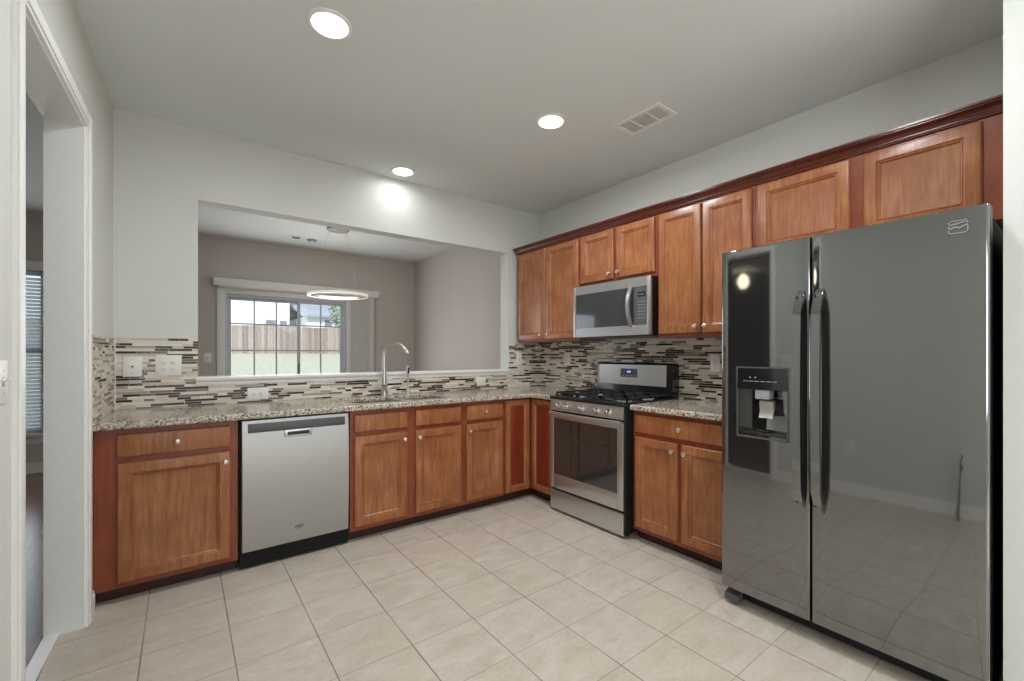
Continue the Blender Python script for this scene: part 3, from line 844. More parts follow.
for a, b, c, e in SB:
    m = MB(BK)
    g = 0.012
    outer = [(0, 0.8765), (0, 0.70)]
    def ring(i, z): return [m._v(a - g + i, c - g + i, z), m._v(b + g - i, c - g + i, z), m._v(b + g - i, e + g - i, z), m._v(a - g + i, e + g - i, z)]
    R = [ring(0.0, 0.8765), ring(0.013, 0.8765), ring(0.016, 0.72), ring(0.03, 0.705), ring(0.03, 0.70), ring(0.0, 0.715)]
    for q, r in zip(R, R[1:] + R[:1]):
        for k in range(4): m.bm.faces.new((q[k], q[(k + 1) % 4], r[(k + 1) % 4], r[k]))
    m.bm.faces.new(R[3])
    o = m.build('bowl', M['steel'], sk)
    m = MB(BK); m.lathe(((a + b) / 2, (c + e) / 2, 0.7055), (0, 0, 1), [(0.045, 0), (0.045, 0.003), (0.035, 0.004), (0.03, 0.001), (0.0, 0.001)], 24)
    m.build('drain', M['chrome'], o)

# faucet
f = thing('faucet', 'tall gooseneck pull-down kitchen faucet in brushed nickel behind the sink', 'faucet', (-1.73, -0.095, 0.9145))
FX, FY = -1.73, -0.095
m = MB(); m.lathe((FX, FY, 0.9147), (0, 0, 1), [(0.031, 0), (0.031, 0.006), (0.024, 0.012), (0.022, 0.02), (0.022, 0.075), (0.025, 0.08), (0.025, 0.092), (0.018, 0.10), (0.0165, 0.21), (0.0, 0.21)], 24); m.build('body', M['nickel'], f)
SX, SY, R_ = 0.64, -0.768, 0.103
pts = [(FX, FY, 1.11 + k * 0.03) for k in range(5)]
pts += [(FX + SX * R_ * (1 - math.cos(a)), FY + SY * R_ * (1 - math.cos(a)), 1.235 + R_ * math.sin(a)) for a in [k * PI / 14 for k in range(0, 13)]]
m = MB(); m.tube(pts, [0.0125 - 0.0025 * min(1, k / 6) for k in range(len(pts))], 14); m.build('spout', M['nickel'], f)
e0, e1 = Vector(pts[-1]), Vector(pts[-2])
dv = (e0 - e1).normalized()
m = MB(); m.lathe(tuple(e0 - dv * 0.004), tuple(dv), [(0.0105, 0), (0.0135, 0.006), (0.0145, 0.026), (0.012, 0.032), (0.009, 0.033), (0.0, 0.033)], 18); m.build('spray_head', M['nickel'], f)
m = MB(); m.tube([(FX + 0.018, FY - 0.004, 0.972), (FX + 0.036, FY - 0.012, 0.975), (FX + 0.07, FY - 0.03, 0.993)], [0.011, 0.008, 0.0055], 12); m.build('lever', M['nickel'], f)
sd = thing('side_sprayer', 'slim side sprayer standing in its holder right of the faucet', 'sprayer', (-1.527, -0.10, 0.9145))
m = MB(); m.lathe((-1.527, -0.10, 0.9147), (0, 0, 1), [(0.021, 0), (0.021, 0.005), (0.014, 0.012), (0.0125, 0.05), (0.010, 0.055), (0.0, 0.055)], 18); m.build('holder', M['nickel'], sd)
m = MB(); m.lathe((-1.527, -0.10, 0.965), (0, 0, 1), [(0.007, 0), (0.0075, 0.07), (0.010, 0.105), (0.0135, 0.125), (0.0145, 0.165), (0.0125, 0.186), (0.006, 0.19), (0.0, 0.19)], 18); m.build('spray_wand', M['nickel'], sd)
m = MB(); m.box(-1.533, -1.521, -0.1185, -0.110, 1.09, 1.14, 0.002); m.build('trigger', M['black_matte'], sd)

# ------------------------------------------------------------------ dishwasher
dw = thing('dishwasher', 'stainless steel dishwasher between two wooden base cabinets', 'dishwasher', (-2.47, -0.3, 0))
m = MB(BK); m.box(-2.779, -2.163, 0.01, 0.585, 0.10, 0.868); m.build('tub_body', M['black_matte'], dw)
# door panel, gently bowed, with pocket handle
m = MB(BK)
u0, u1, z0, z1 = -2.769, -2.171, 0.112, 0.866
nz_, D0 = 14, 0.632
def bow(z): q = (z - z0) / (z1 - z0); return D0 + 0.022 * math.sin(PI * min(1, q * 1.02)) ** 0.8 * (0.55 + 0.45 * q)
cols = [u0, u0 + 0.004, u1 - 0.004, u1]
G = [[m._v(uu, bow(z0 + (z1 - z0) * k / nz_) - (0.006 if i in (0, 3) else 0), z0 + (z1 - z0) * k / nz_) for i, uu in enumerate(cols)] for k in range(nz_ + 1)]
for k in range(nz_):
    for i in range(3): m.bm.faces.new((G[k][i], G[k][i + 1], G[k + 1][i + 1], G[k + 1][i]))
Bk = [m._v(u0, 0.59, z0), m._v(u1, 0.59, z0), m._v(u1, 0.59, z1), m._v(u0, 0.59, z1)]
m.bm.faces.new(Bk)
m.bm.faces.new([Bk[0], Bk[1]] + list(reversed(G[0]))); m.bm.faces.new([Bk[3], Bk[2]] + list(reversed(G[-1])))
m.bm.faces.new([Bk[0], Bk[3]] + [G[k][0] for k in range(nz_, -1, -1)]); m.bm.faces.new([Bk[1], Bk[2]] + [G[k][3] for k in range(nz_, -1, -1)])
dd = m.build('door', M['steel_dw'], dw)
m = MB(BK); m.box(-2.738, -2.196, 0.62, bow(0.82) + 0.004, 0.795, 0.848, 0.002); cs = m.build('control_strip', M['dark_grey'], dd)
m = MB(BK); m.box(-2.55, -2.395, 0.62, bow(0.78) + 0.007, 0.752, 0.797, 0.006); m.build('handle_pocket', M['steel_v'], dd)
m = MB(BK); m.box(-2.535, -2.41, 0.63, bow(0.775) + 0.0085, 0.764, 0.786, 0.004); m.build('handle_recess', M['slot'], dd)
def swoosh(xf, u, d, z, s, parent, mm):
    """small oval swirl emblem with an underline, as on the appliance fronts"""
    m = MB(xf)
    m.tube([(u + s * math.cos(a), d, z + 0.35 * s * math.sin(a) + 0.15 * s * math.cos(a)) for a in [0.5 + k * 0.42 for k in range(13)]], 0.0018, 6)
    m.box(u - 0.75 * s, u + 0.75 * s, d - 0.001, d + 0.001, z - 0.05 * s, z + 0.1 * s)
    return m.build('emblem', mm, parent)
swoosh(BK, -2.465, bow(0.2) + 0.0008, 0.20, 0.026, dd, M['dark_grey'])
m = MB(BK); m.box(-2.275, -2.232, 0.63, bow(0.21) + 0.0012, 0.206, 0.2105).box(-2.275, -2.245, 0.63, bow(0.21) + 0.0012, 0.2005, 0.203); m.build('lettering', M['grey_plastic'], dd)
m = MB(BK); m.box(-2.775, -2.167, 0.55, 0.60, 0.012, 0.104); m.build('toe_panel', M['black_matte'], dw)
for uu in (-2.74, -2.2):
    m = MB(BK); m.tube([(uu, 0.54, 0.0), (uu, 0.54, 0.1)], 0.012, 8); m.build('leg', M['dark_grey'], dw)

# ------------------------------------------------------------------ range
rg = thing('gas_range', 'freestanding stainless gas range with black cooktop and five front knobs', 'range', (-0.36, -1.315, 0))
U0, U1 = 0.937, 1.693
m = MB(RT); m.box(U0, U1, 0.02, 0.645, 0.04, 0.895, 0.003); m.build('body', M['black_matte'], rg)
m = MB(RT); m.rings(U0 - 0.0005, U1 + 0.0005, 0.0, 0.0, [], 0) if False else None
m = MB(RT)
U1b, U1 = U1, U1
# cooktop: shallow tray with raised rim
m.box(U0, U1, 0.02, 0.682, 0.893, 0.908, 0.004).box(U0, U1, 0.652, 0.684, 0.894, 0.927, 0.006).box(U0, U0 + 0.02, 0.06, 0.66, 0.905, 0.925, 0.003).box(U1 - 0.02, U1, 0.06, 0.66, 0.905, 0.925, 0.003)
m.build('cooktop', M['black_gloss'], rg)
U1 = 1.668      # steel front stops short of the black side panel
m = MB(RT); m.box(U1 + 0.001, U1b, 0.645, 0.668, 0.03, 0.893, 0.002); m.build('side_trim', M['black_matte'], rg)
m = MB(RT); m.prism([(0.645, 0.893), (0.668, 0.893), (0.676, 0.806), (0.645, 0.806)], U0, U1, 'dz'); cp = m.build('control_panel', M['steel'], rg)
for uu in (1.032, 1.120, 1.280, 1.432, 1.542):
    m = MB(RT); m.lathe((uu, 0.671, 0.847), (0, 1, 0.09), [(0.027, 0), (0.027, 0.004), (0.021, 0.007), (0.0195, 0.028), (0.017, 0.032), (0.0, 0.033)], 24)
    kb = m.build('knob', M['chrome'], rg)
    m = MB(RT); m.box(uu - 0.0035, uu + 0.0035, 0.70, 0.7065, 0.834, 0.866, 0.001); m.build('grip', M['chrome'], kb)
for q0, q1 in ((0.79, 0.806), (0.172, 0.188)):
    m = MB(RT); m.box(U0, U1, 0.645, 0.655, q0, q1); m.build('gap_strip', M['black_matte'], rg)
# oven door: steel frame round a window
m = MB(RT)
dz0, dz1 = 0.19, 0.79
wu0, wu1, wz0, wz1 = 0.976, 1.615, 0.30, 0.742
m.box(U0, wu0, 0.646, 0.676, dz0, dz1, 0.003).box(wu1, U1, 0.646, 0.676, dz0, dz1, 0.003).box(wu0, wu1, 0.646, 0.6755, dz0, wz0, 0.002).box(wu0, wu1, 0.646, 0.6755, wz1, dz1, 0.002)
od = m.build('oven_door', M['steel'], rg)
m = MB(RT); m.box(wu0, wu1, 0.664, 0.672, wz0, wz1); m.build('oven_window', M['dark_glass'], od)
m = MB(RT)
for zz in (0.47, 0.60):
    m.box(wu0 + 0.12, wu1 - 0.05, 0.6718, 0.6726, zz, zz + 0.004)
m.build('rack_line', M['rack'], od)
pts = [(U0 + 0.01 + (U1 - U0 - 0.02) * k / 16, 0.692 + 0.03 * math.sin(PI * k / 16), 0.782) for k in range(17)]
m = MB(RT)
for k in range(16):
    pass
R = []
for (uu, d_, zz) in pts:
    R.append([m._v(uu, d_ - 0.009, zz - 0.016), m._v(uu, d_ + 0.007, zz - 0.013), m._v(uu, d_ + 0.009, zz), m._v(uu, d_ + 0.007, zz + 0.013), m._v(uu, d_ - 0.009, zz + 0.016)])
for a, b in zip(R, R[1:]):
    for k in range(5): m.bm.faces.new((a[k], a[(k + 1) % 5], b[(k + 1) % 5], b[k]))
m.bm.faces.new(R[0]); m.bm.faces.new(R[-1])
for uu in (U0 + 0.02, U1 - 0.045): m.box(uu, uu + 0.025, 0.675, 0.692, 0.77, 0.794)
m.build('oven_handle', M['steel_v'], od)
swoosh(RT, 1.30, 0.6762, 0.247, 0.026, od, M['grey_plastic'])
m = MB(RT); m.box(U0, U1, 0.646, 0.674, 0.022, 0.172, 0.003); m.build('storage_drawer', M['steel'], rg)
for uu in (U0 + 0.04, U1 - 0.04):
    for dd_ in (0.08, 0.6):
        m = MB(RT); m.lathe((uu, dd_, 0.0), (0, 0, 1), [(0.018, 0), (0.018, 0.01), (0.01, 0.012), (0.01, 0.042), (0.0, 0.042)], 12); m.build('leg', M['black_matte'], rg)
# backguard
U1 = U1b
B0, B1 = 0.914, 1.666
m = MB(RT)
m.prism([(0.012, 0.916), (0.105, 0.916), (0.098, 0.955), (0.088, 1.165), (0.075, 1.182), (0.03, 1.182), (0.012, 1.165)], B0, B1, 'dz')
bgd = m.build('backguard', M['black_gloss'], rg)
m = MB(RT); m.prism([(0.090, 1.0), (0.0985, 1.0), (0.0915, 1.165), (0.083, 1.165)], B0 + 0.026, B1 - 0.055, 'dz'); m.build('backguard_panel', M['steel_v'], bgd)
m = MB(RT); m.prism([(0.092, 1.062), (0.0972, 1.062), (0.0945, 1.132), (0.088, 1.132)], 1.175, 1.345, 'dz'); m.build('display', M['dark_grey'], bgd)
m = MB(RT); m.prism([(0.094, 1.092), (0.0967, 1.092), (0.0957, 1.12), (0.093, 1.12)], 1.23, 1.29, 'dz'); m.build('clock_screen', M['lcd_dim'], bgd)
m = MB(RT)
for k, uu in enumerate((1.243, 1.258, 1.271)):
    m.box(uu, uu + 0.003, 0.095, 0.0970, 1.099, 1.114).box(uu + 0.006, uu + 0.009, 0.095, 0.0970, 1.099, 1.114).box(uu, uu + 0.009, 0.095, 0.0970, 1.105, 1.108)
m.build('clock_digits', M['lcd'], bgd)
m = MB(RT)
for k in range(4): m.box(1.19 + 0.04 * k, 1.212 + 0.04 * k, 0.095, 0.0976, 1.071, 1.078)
m.build('button', M['grey_plastic'], bgd)
m = MB(RT); m.box(1.24, 1.285, 0.095, 0.0985, 1.028, 1.033); m.build('lettering', M['grey_plastic'], bgd)
# burners and grates
BR = [(1.09, 0.22, 0.04), (1.09, 0.50, 0.046), (1.315, 0.36, 0.052), (1.54, 0.22, 0.04), (1.54, 0.50, 0.05)]
for uu, d_, r in BR:
    m = MB(RT); m.lathe((uu, d_, 0.9075), (0, 0, 1), [(r * 1.15, 0), (r * 1.1, 0.006), (r, 0.008), (r, 0.012), (0, 0.012)], 24); b_ = m.build('burner', M['grey_plastic'], rg)
    m = MB(RT); m.lathe((uu, d_, 0.9195), (0, 0, 1), [(r * 0.85, 0), (r * 0.85, 0.005), (r * 0.75, 0.008), (0, 0.008)], 24); m.build('burner_cap', M['iron'], b_)
for a, b in ((U0 + 0.025, U0 + 0.255), (U0 + 0.265, U1 - 0.265), (U1 - 0.255, U1 - 0.025)):
    m = MB(RT); z0_, z1_ = 0.937, 0.951; t_ = 0.006
    c0, c1 = 0.11, 0.635
    m.box(a, b, c0, c0 + 2 * t_, z0_, z1_).box(a, b, c1 - 2 * t_, c1, z0_, z1_).box(a, a + 2 * t_, c0, c1, z0_, z1_).box(b - 2 * t_, b, c0, c1, z0_, z1_)
    mid = (a + b) / 2
    m.box(a, b, (c0 + c1) / 2 - t_, (c0 + c1) / 2 + t_, z0_, z1_)
    for cc in (c0 + 0.13, c1 - 0.13):
        m.box(a, mid - 0.03, cc - t_ * 0.8, cc + t_ * 0.8, z0_ + 0.001, z1_ + 0.001).box(mid + 0.03, b, cc - t_ * 0.8, cc + t_ * 0.8, z0_ + 0.001, z1_ + 0.001)
    for q0, q1 in ((c0, c0 + 0.1), (c0 + 0.16, (c0 + c1) / 2 - 0.005), ((c0 + c1) / 2, c1 - 0.16), (c1 - 0.1, c1)):
        m.box(mid - t_ * 0.8, mid + t_ * 0.8, q0, q1, z0_ + 0.001, z1_ + 0.001)
    for uu in (a, b - 2 * t_):
        for cc in (c0, c1 - 2 * t_): m.box(uu, uu + 2 * t_, cc, cc + 2 * t_, 0.908, z0_)
    m.build('grate', M['iron'], rg)

# ------------------------------------------------------------------ over-the-range microwave
mw = thing('microwave', 'stainless over-the-range microwave mounted under the short cabinet', 'microwave', RT(1.315, 0.2, 1.385))
a, b, z0, z1 = 0.938, 1.692, 1.392, 1.810
m = MB(RT); m.box(a, b, 0.012, 0.385, z0 - 0.004, z1, 0.002); m.build('body', M['black_matte'], mw)
m = MB(RT)
wa, wb, wz0, wz1 = 0.962, 1.665, 1.463, 1.742
def frame(mb, o, i, d0, d1, bev=0.0015):
    (ua, ub, za, zb), (va, vb, ya, yb) = o, i
    mb.box(ua, va, d0, d1, za, zb, bev).box(vb, ub, d0, d1, za, zb, bev).box(va, vb, d0, d1 - 0.0002, za, ya).box(va, vb, d0, d1 - 0.0002, yb, zb)
frame(m, (a, b, z0, z1), (wa, wb, wz0, wz1), 0.386, 0.412)
dr = m.build('door', M['steel'], mw)
m = MB(RT); m.box(wa, 1.545, 0.39, 0.409, wz0, wz1); m.build('door_window', M['mw_glass'], dr)
m = MB(RT); m.box(1.5455, wb, 0.39, 0.4085, wz0, wz1); c_ = m.build('control_panel', M['dark_grey'], dr)
m = MB(RT); m.box(1.585, 1.65, 0.4, 0.4092, 1.668, 1.70); m.build('display', M['black_gloss'], c_)
m = MB(RT)
for k in range(3):
    uu = 1.595 + k * 0.016
    m.box(uu, uu + 0.002, 0.4, 0.4096, 1.677, 1.692).box(uu + 0.008, uu + 0.010, 0.4, 0.4096, 1.677, 1.692).box(uu, uu + 0.010, 0.4, 0.4096, 1.690, 1.692)
m.build('display_digits', M['grey_plastic'], c_)
m = MB(RT)
for r in range(6):
    for q in range(3): m.box(1.588 + q * 0.022, 1.602 + q * 0.022, 0.4, 0.4090, 1.63 - r * 0.024, 1.635 - r * 0.024)
m.build('button', M['grey_plastic'], c_)
zs = [1.452 + k * (1.755 - 1.452) / 16 for k in range(17)]
pts = []
for k, zz in enumerate(zs):
    q = k / 16
    pts.append((1.535, 0.416 + 0.048 * math.sin(PI * q) ** 0.85, zz))
m = MB(RT); m.sweep_rect(pts, 0.014, 0.007); m.build('door_handle', M['steel_v'], dr)
swoosh(RT, 1.30, 0.4124, 1.778, 0.02, dr, M['grey_plastic'])
m = MB(RT); m.box(a + 0.02, b - 0.02, 0.03, 0.36, z0 - 0.010, z0 - 0.004); m.build('vent_grille', M['dark_grey'], mw)

# ------------------------------------------------------------------ refrigerator
fr = thing('refrigerator', 'black side-by-side refrigerator with ice and water dispenser', 'refrigerator', (-0.45, -2.905, 0))
A0, AM, A1 = 2.438, 2.8315, 3.358
ZB, ZT = 0.088, 1.764
FDp = 0.872
m = MB(RT); m.box(A0 + 0.012, A1 - 0.004, 0.03, 0.785, 0.03, 1.745, 0.004); m.build('body', M['black_matte'], fr)
def fr_door(u0, u1, hole=None, name='door'):
    """door with softly bowed front and rounded edges; optional rectangular hole for the dispenser"""
    m = MB(RT)
    r = 0.009
    us = [u0, u0 + 0.002, u0 + 0.006, u0 + r] + [u0 + r + (u1 - u0 - 2 * r) * k / 8 for k in range(1, 8)] + [u1 - r, u1 - 0.006, u1 - 0.002, u1]
    zs = [ZB, ZB + 0.003, ZB + 0.012] + [ZB + 0.012 + (ZT - ZB - 0.03) * k / 6 for k in range(1, 6)] + [ZT - 0.018, ZT - 0.006, ZT - 0.0025, ZT - 0.0006, ZT]
    if hole:
        us = sorted(us + [hole[0], hole[1]]); zs = sorted(zs + [hole[2], hole[3]])
    def dep(u, z):
        e = min(u - u0, u1 - u)
        q = (u - u0) / (u1 - u0)
        d_ = FDp - 0.004 + 0.0018 * math.sin(PI * q)
        if e < r: d_ -= r - math.sqrt(max(0, r * r - (r - e) ** 2))
        et = ZT - z
        if et < 0.0025: d_ -= (0.0025 - math.sqrt(max(0, 0.0025 ** 2 - (0.0025 - et) ** 2))) * 0.9
        eb = z - ZB
        if eb < 0.012: d_ -= (0.012 - math.sqrt(max(0, 0.012 ** 2 - (0.012 - eb) ** 2))) * 0.8
        return d_
    G = [[m._v(u, dep(u, z), z) for u in us] for z in zs]
    for j in range(len(zs) - 1):
        for i in range(len(us) - 1):
            if hole and hole[0] - 1e-6 <= us[i] and us[i + 1] <= hole[1] + 1e-6 and hole[2] - 1e-6 <= zs[j] and zs[j + 1] <= hole[3] + 1e-6: continue
            m.bm.faces.new((G[j][i], G[j][i + 1], G[j + 1][i + 1], G[j + 1][i]))
    if hole:
        # recess walls
        ih = [i for i, u in enumerate(us) if hole[0] - 1e-6 <= u <= hole[1] + 1e-6]; jh = [j for j, z in enumerate(zs) if hole[2] - 1e-6 <= z <= hole[3] + 1e-6]
        loop = [(jh[0], i) for i in ih] + [(j, ih[-1]) for j in jh[1:]] + [(jh[-1], i) for i in reversed(ih[:-1])] + [(j, ih[0]) for j in reversed(jh[1:-1])]
        bk = [m._v(us[i], 0.80, zs[j]) for j, i in loop]
        for k in range(len(loop)):
            (j, i), (j2, i2) = loop[k], loop[(k + 1) % len(loop)]
            m.bm.faces.new((G[j][i], G[j2][i2], bk[(k + 1) % len(loop)], bk[k]))
        m.bm.faces.new(bk)
    Bq = [m._v(u0, 0.79, ZB), m._v(u1, 0.79, ZB), m._v(u1, 0.79, ZT), m._v(u0, 0.79, ZT)]
    m.bm.faces.new(Bq)
    m.bm.faces.new([Bq[0], Bq[1]] + list(reversed(G[0]))); m.bm.faces.new([Bq[3], Bq[2]] + list(reversed(G[-1])))
    m.bm.faces.new([Bq[0], Bq[3]] + [G[k][0] for k in range(len(zs) - 1, -1, -1)]); m.bm.faces.new([Bq[1], Bq[2]] + [G[k][-1] for k in range(len(zs) - 1, -1, -1)])
    return m.build(name, M['fridge'], fr)
HO = (2.527, 2.738, 0.868, 1.085)
dl = fr_door(A0, AM - 0.003, HO, 'freezer_door')
dr_ = fr_door(AM + 0.003, A1, None, 'fridge_door')
m = MB(RT); m.box(A0 + 0.02, A1 - 0.02, 0.78, 0.795, 0.10, 1.75); m.build('door_gasket', M['black_matte'], fr)
def fr_handle(u, par):
    n = 20
    pts, hw = [], []
    for k in range(n + 1):
        q = k / n
        zz = 0.578 + (1.525 - 0.578) * q
        e = min(q, 1 - q)
        pts.append((u, 0.866 + 0.048 * min(1, e / 0.10) ** 0.6 + 0.012 * math.sin(PI * q), zz)); hw.append(0.0165 - 0.003 * (1 - min(1, e / 0.08)))
    m = MB(RT); m.sweep_rect(pts, hw, 0.009)
    for zz in (0.60, 1.503): m.box(u - 0.013, u + 0.013, 0.858, 0.90, zz - 0.014, zz + 0.014, 0.002)
    return m.build('handle', M['fridge'], par)
fr_handle(2.797, dl); fr_handle(2.868, dr_)
# dispenser
m = MB(RT); frame(m, (2.515, 2.748, 0.852, 1.192), (2.522, 2.741, 0.861, 1.185), 0.862, 0.873, 0.002); dp = m.build('dispenser_bezel', M['dark_grey'], dl)
m = MB(RT); m.prism([(0.862, 1.082), (0.878, 1.086), (0.872, 1.185), (0.862, 1.185)], 2.522, 2.741, 'dz'); dc = m.build('dispenser_panel', M['black_gloss'], dl)
m = MB(RT)
for k in range(2): m.box(2.578 + 0.024 * k, 2.584 + 0.024 * k, 0.87, 0.8762, 1.140, 1.144)
m.build('indicator_light', M['led'], dc)
m = MB(RT)
for k in range(6): m.box(2.55 + 0.026 * k, 2.57 + 0.026 * k, 0.87, 0.8772, 1.122, 1.125)
m.build('lettering', M['print'], dc)
m = MB(RT); m.box(2.602, 2.666, 0.82, 0.874, 1.040, 1.084, 0.004); m.build('ice_chute', M['grey_plastic'], dl)
m = MB(RT); m.prism([(0.845, 1.035), (0.868, 1.03), (0.862, 0.985), (0.874, 0.955), (0.868, 0.953), (0.852, 0.985), (0.845, 1.0)], 2.620, 2.680, 'dz'); m.build('dispenser_paddle', M['steel_v'], dl)
m = MB(RT); m.prism([(0.802, 0.96), (0.806, 0.96), (0.818, 0.893), (0.802, 0.893)], 2.63, 2.725, 'dz'); m.build('splash_plate', M['grey_plastic'], dl)
m = MB(RT); m.box(2.53, 2.735, 0.81, 0.868, 0.869, 0.879, 0.002); m.build('drip_tray', M['black_gloss'], dl)
# emblem: outlined square with a stylised stroke
m = MB(RT); ue0, ue1, ze0, ze1 = 3.259, 3.309, 1.676, 1.722; d_ = FDp - 0.002
w_ = 0.003
m.box(ue0, ue1, d_, d_ + 0.0035, ze0, ze0 + w_).box(ue0, ue1, d_, d_ + 0.0035, ze1 - w_, ze1).box(ue0, ue0 + w_, d_, d_ + 0.0035, ze0, ze1).box(ue1 - w_, ue1, d_, d_ + 0.0035, ze0, ze1)
m.prism([(ue0, 1.690), (ue0 + 0.018, 1.697), (ue0 + 0.028, 1.692), (ue1, 1.704), (ue1, 1.708), (ue0 + 0.028, 1.697), (ue0 + 0.018, 1.702), (ue0, 1.695)], d_, d_ + 0.0035, 'uz')
m.prism([(ue0, 1.706), (ue0 + 0.02, 1.708), (ue1, 1.7145), (ue1, 1.7175), (ue0 + 0.02, 1.712), (ue0, 1.710)], d_, d_ + 0.0035, 'uz')
m.build('emblem', M['chrome'], dr_)
m = MB(RT); m.box(A0 + 0.02, A1 - 0.01, 0.70, 0.80, 0.025, 0.082, 0.003); m.build('base_grille', M['black_matte'], fr)
for uu in (A0 + 0.006, A1 - 0.076):
    m = MB(RT); m.prism([(0.70, 0.012), (0.845, 0.012), (0.852, 0.02), (0.845, 0.048), (0.80, 0.062), (0.70, 0.062)], uu, uu + 0.068, 'dz'); ft = m.build('roller_cover', M['dark_grey'], fr)
    m = MB(RT); m.tube([(uu + 0.012, 0.75, 0.0125), (uu + 0.056, 0.75, 0.0125)], 0.0125, 12); m.build('roller', M['black_matte'], ft)
for uu, par in ((A0 + 0.03, dl), (A1 - 0.09, dr_)):
    m = MB(RT); m.box(uu, uu + 0.06, 0.70, 0.785, 1.745, 1.772, 0.004); m.build('hinge_cover', M['black_matte'], par)

# ------------------------------------------------------------------ outlets and switches
def plate(xf, u, z, label, gangs, wid=0.072, hgt=0.117, horizontal=False, d0=0.008, name='outlet_plate', cat='outlet', group='outlets and switches'):
    """gangs: list of 'outlet' | 'toggle' | 'jack' | 'blank'"""
    W_, H_ = (hgt, wid) if horizontal else (wid + 0.046 * (len(gangs) - 1), hgt)
    t = thing(name, label, cat, xf(u, d0, z), group)
    m = MB(xf); m.box(u - W_ / 2, u + W_ / 2, d0, d0 + 0.006, z - H_ / 2, z + H_ / 2, 0.0025); m.build('plate', M['plastic_white'], t)
    for k, g in enumerate(gangs):
        uc = u + (k - (len(gangs) - 1) / 2) * 0.046
        if g == 'outlet':
            for s_ in (-1, 1):
                cu, cz = (uc + s_ * 0.02, z) if horizontal else (uc, z + s_ * 0.02)
                m = MB(xf); m.box(cu - 0.0145, cu + 0.0145, d0 + 0.004, d0 + 0.008, cz - 0.0145, cz + 0.0145, 0.002); r_ = m.build('receptacle', M['plastic_white'], t)
                m = MB(xf)
                if horizontal: m.box(cu - 0.002, cu + 0.006, d0 + 0.006, d0 + 0.0083, cz - 0.007, cz - 0.005).box(cu - 0.002, cu + 0.006, d0 + 0.006, d0 + 0.0083, cz + 0.005, cz + 0.007)
                else: m.box(cu - 0.007, cu - 0.005, d0 + 0.006, d0 + 0.0083, cz - 0.002, cz + 0.006).box(cu + 0.005, cu + 0.007, d0 + 0.006, d0 + 0.0083, cz - 0.002, cz + 0.006)
                m.lathe((cu, d0 + 0.006, cz - 0.008) if not horizontal else (cu - 0.008, d0 + 0.006, cz), (0, 1, 0), [(0.0022, 0), (0.0022, 0.0023), (0, 0.0023)], 8)
                m.build('slot', M['slot'], r_)
        elif g == 'toggle':
            m = MB(xf); m.box(uc - 0.006, uc + 0.006, d0 + 0.005, d0 + 0.0075, z - 0.0125, z + 0.0125); tg = m.build('toggle_slot', M['grey_plastic'], t)
            m = MB(xf); m.prism([(d0 + 0.006, z - 0.004), (d0 + 0.02, z + 0.006), (d0 + 0.019, z + 0.012), (d0 + 0.006, z + 0.006)], uc - 0.0045, uc + 0.0045, 'dz'); m.build('toggle', M['plastic_white'], tg)
            for s_ in (-1, 1):
                m = MB(xf); m.lathe((uc, d0 + 0.005, z + s_ * 0.03), (0, 1, 0), [(0.003, 0), (0.003, 0.002), (0, 0.0025)], 10); m.build('screw', M['nickel'], t)
        elif g == 'jack':
            m = MB(xf); m.lathe((uc, d0 + 0.005, z), (0, 1, 0), [(0.0055, 0), (0.0055, 0.008), (0.003, 0.009), (0, 0.009)], 14); m.build('jack', M['dark_grey'], t)
            for s_ in (-1, 1):
                m = MB(xf); m.lathe((uc, d0 + 0.005, z + s_ * 0.042), (0, 1, 0), [(0.003, 0), (0.003, 0.002), (0, 0.0025)], 10); m.build('screw', M['grey_plastic'], t)
    return t
plate(BK, -3.281, 1.176, 'single white wall plate with centre jack near the left corner of backsplash', ['jack'], 0.09, 0.125, name='jack_plate', cat='wall plate')
plate(BK, -3.107, 1.18, 'wide two-gang white outlet plate on backsplash left of the pass-through', ['outlet', 'outlet'], 0.086, 0.132)
plate(BK, -2.612, 0.973, 'sideways white outlet plate under the left end of pass-through sill', ['outlet'], 0.085, 0.13, True)
plate(BK, -0.738, 0.99, 'white outlet plate under the right end of pass-through sill', ['outlet'], 0.085, 0.105, True)
plate(BK, -0.272, 1.20, 'white wall switch plate between pass-through and the room corner', ['toggle'], name='switch_plate', cat='switch')
plate(RT, 0.448, 1.20, 'white outlet plate on mosaic between the corner and the range', ['outlet'], 0.08, 0.125)
plate(RT, 1.952, 1.19, 'white outlet plate on mosaic between range and refrigerator', ['outlet'], 0.075, 0.125)
plate(lambda u, d_, z: Vector((u, 3.15 - d_, z)), -2.785, 1.20, 'white toggle switch plate on far dining wall left of patio door', ['toggle'], 0.08, 0.125, d0=0.0, name='switch_plate', cat='switch')
plate(LF, -1.822, 1.178, 'white multi-toggle switch plate on left wall before the cased opening', ['toggle', 'toggle'], 0.068, 0.117, d0=0.0, name='switch_plate', cat='switch')
plate(LF, -2.24, 0.43, 'white low outlet plate on left wall, mirrored in the refrigerator', ['outlet'], d0=0.0)
plate(LF, -3.08, 0.45, 'white low outlet plate on left wall holding the black cord', ['outlet'], d0=0.0)
cd = thing('power_cord', 'black power cord plugged into low left-wall outlet, mirrored in refrigerator', 'cord', LF(-3.08, 0.03, 0.0))
m = MB(LF); m.box(-3.097, -3.063, 0.0085, 0.036, 0.455, 0.487, 0.004); m.build('plug', M['plug_red'], cd)
m = MB(LF); m.tube([(-3.08, 0.036, 0.47), (-3.08, 0.075, 0.475), (-3.05, 0.10, 0.44), (-3.035, 0.09, 0.40), (-3.07, 0.08, 0.375), (-3.10, 0.08, 0.40), (-3.075, 0.085, 0.42), (-3.045, 0.085, 0.36), (-3.03, 0.07, 0.24), (-3.02, 0.06, 0.1), (-3.01, 0.07, 0.02), (-3.02, 0.12, 0.011)], 0.012, 8)
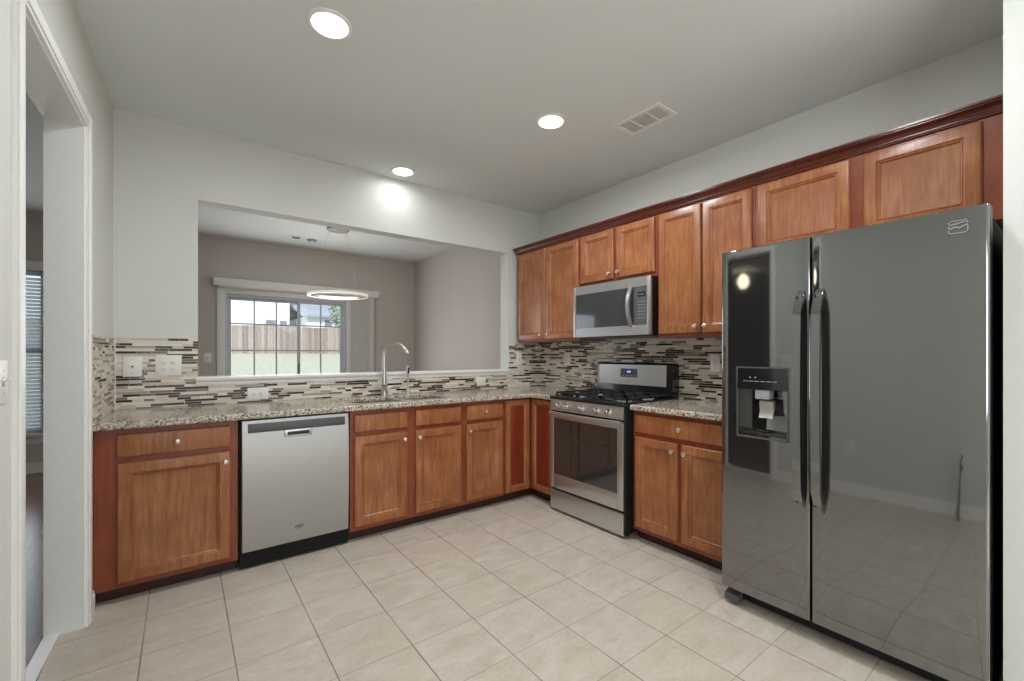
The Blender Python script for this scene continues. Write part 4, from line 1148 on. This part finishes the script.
m.build('cable', M['cord'], cd)

# ------------------------------------------------------------------ outside, beyond the patio door
m = MB(); m.prism([(3.3, -0.2), (6.5, -0.1), (22, 1.27), (60, 1.4), (60, -1), (3.3, -1)], -30, 40, 'dz')
struct(m.build('ground', M['grass']), 'pale green back lawn sloping up beyond the patio door', 'lawn')
fe = thing('wooden_fence', 'weathered wooden privacy fence across the top of back lawn', 'fence', (-2, 22.0, 1.25))
m = MB()
x = -14.0
while x < 14.0:
    h = 2.74 + 0.04 * math.sin(x * 1.7)
    m.prism([(x, 1.2), (x + 0.138, 1.2), (x + 0.138, h - 0.03), (x + 0.11, h), (x + 0.028, h), (x, h - 0.03)], 22.0, 22.02, 'uz')
    x += 0.145
m.build('fence_boards', M['fence'], fe)
for zz in (1.5, 2.5):
    m = MB(); m.box(-14, 14, 22.02, 22.06, zz, zz + 0.09); m.build('rail', M['fence'], fe)
for k in range(12):
    xx = -14 + k * 2.5
    m = MB(); m.box(xx, xx + 0.09, 22.06, 22.15, 1.2, 2.8); m.build('post', M['fence'], fe)
def house(x0, x1, y0, y1, ze, zr, label, wins):
    h = thing('house', label, 'house', ((x0 + x1) / 2, (y0 + y1) / 2, 1.3))
    m = MB(); m.box(x0, x1, y0, y1, 1.25, ze); m.build('siding_wall', M['siding'], h)
    ym = (y0 + y1) / 2
    m = MB(); m.prism([(y0 - 0.4, ze - 0.1), (ym, zr), (y1 + 0.4, ze - 0.1), (y1 + 0.4, ze + 0.05), (ym, zr + 0.18), (y0 - 0.4, ze + 0.05)], x0 - 0.4, x1 + 0.4, 'dz'); m.build('roof', M['shingle'], h)
    for a, b, c, d_ in wins:
        m = MB(); frame(m, (a, b, c, d_), (a + 0.08, b - 0.08, c + 0.08, d_ - 0.08), y0 - 0.06, y0 + 0.01); wf = m.build('window', M['vinyl'], h)
        m = MB(); m.box(a + 0.08, b - 0.08, y0 - 0.03, y0 - 0.02, c + 0.08, d_ - 0.08); m.build('pane', M['grey_glass'], wf)
house(-9.0, 3.6, 34.0, 42.0, 7.4, 10.0, 'white two-storey house beyond the fence, left in patio door', [(1.9, 2.75, 3.2, 3.9), (2.85, 3.5, 3.2, 3.9), (-3.4, -2.5, 3.3, 4.2)])
house(4.4, 16.0, 32.0, 40.0, 4.15, 5.2, 'white house with low grey roof, right in patio door', [(5.6, 6.3, 3.3, 3.95), (8.5, 9.5, 2.9, 4.0)])
tr = thing('garden_tree', 'pale leafy tree beyond the fence at right of patio door', 'tree', (5.2, 24.5, 1.3))
m = MB(); m.tube([(5.2, 24.5, 1.2), (5.22, 24.5, 2.2), (5.15, 24.5, 3.4), (5.3, 24.4, 4.6)], [0.12, 0.1, 0.08, 0.04], 8); m.build('trunk', M['bark'], tr)
m = MB()
for k in range(900):
    a, b_, rr = random.uniform(0, 2 * PI), math.acos(random.uniform(-1, 1)), random.uniform(0.4, 1) ** 0.5
    c = Vector((5.2 + 1.1 * rr * math.sin(b_) * math.cos(a), 24.5 + 1.1 * rr * math.sin(b_) * math.sin(a), 4.0 + 1.7 * rr * math.cos(b_)))
    n1 = Vector((random.uniform(-1, 1), random.uniform(-1, 1), random.uniform(-1, 1))).normalized() * 0.13
    n2 = n1.orthogonal().normalized() * 0.07
    m.bm.faces.new([m.bm.verts.new(c + n1), m.bm.verts.new(c + n2), m.bm.verts.new(c - n1), m.bm.verts.new(c - n2)])
m.build('foliage', M['leaf'], tr)
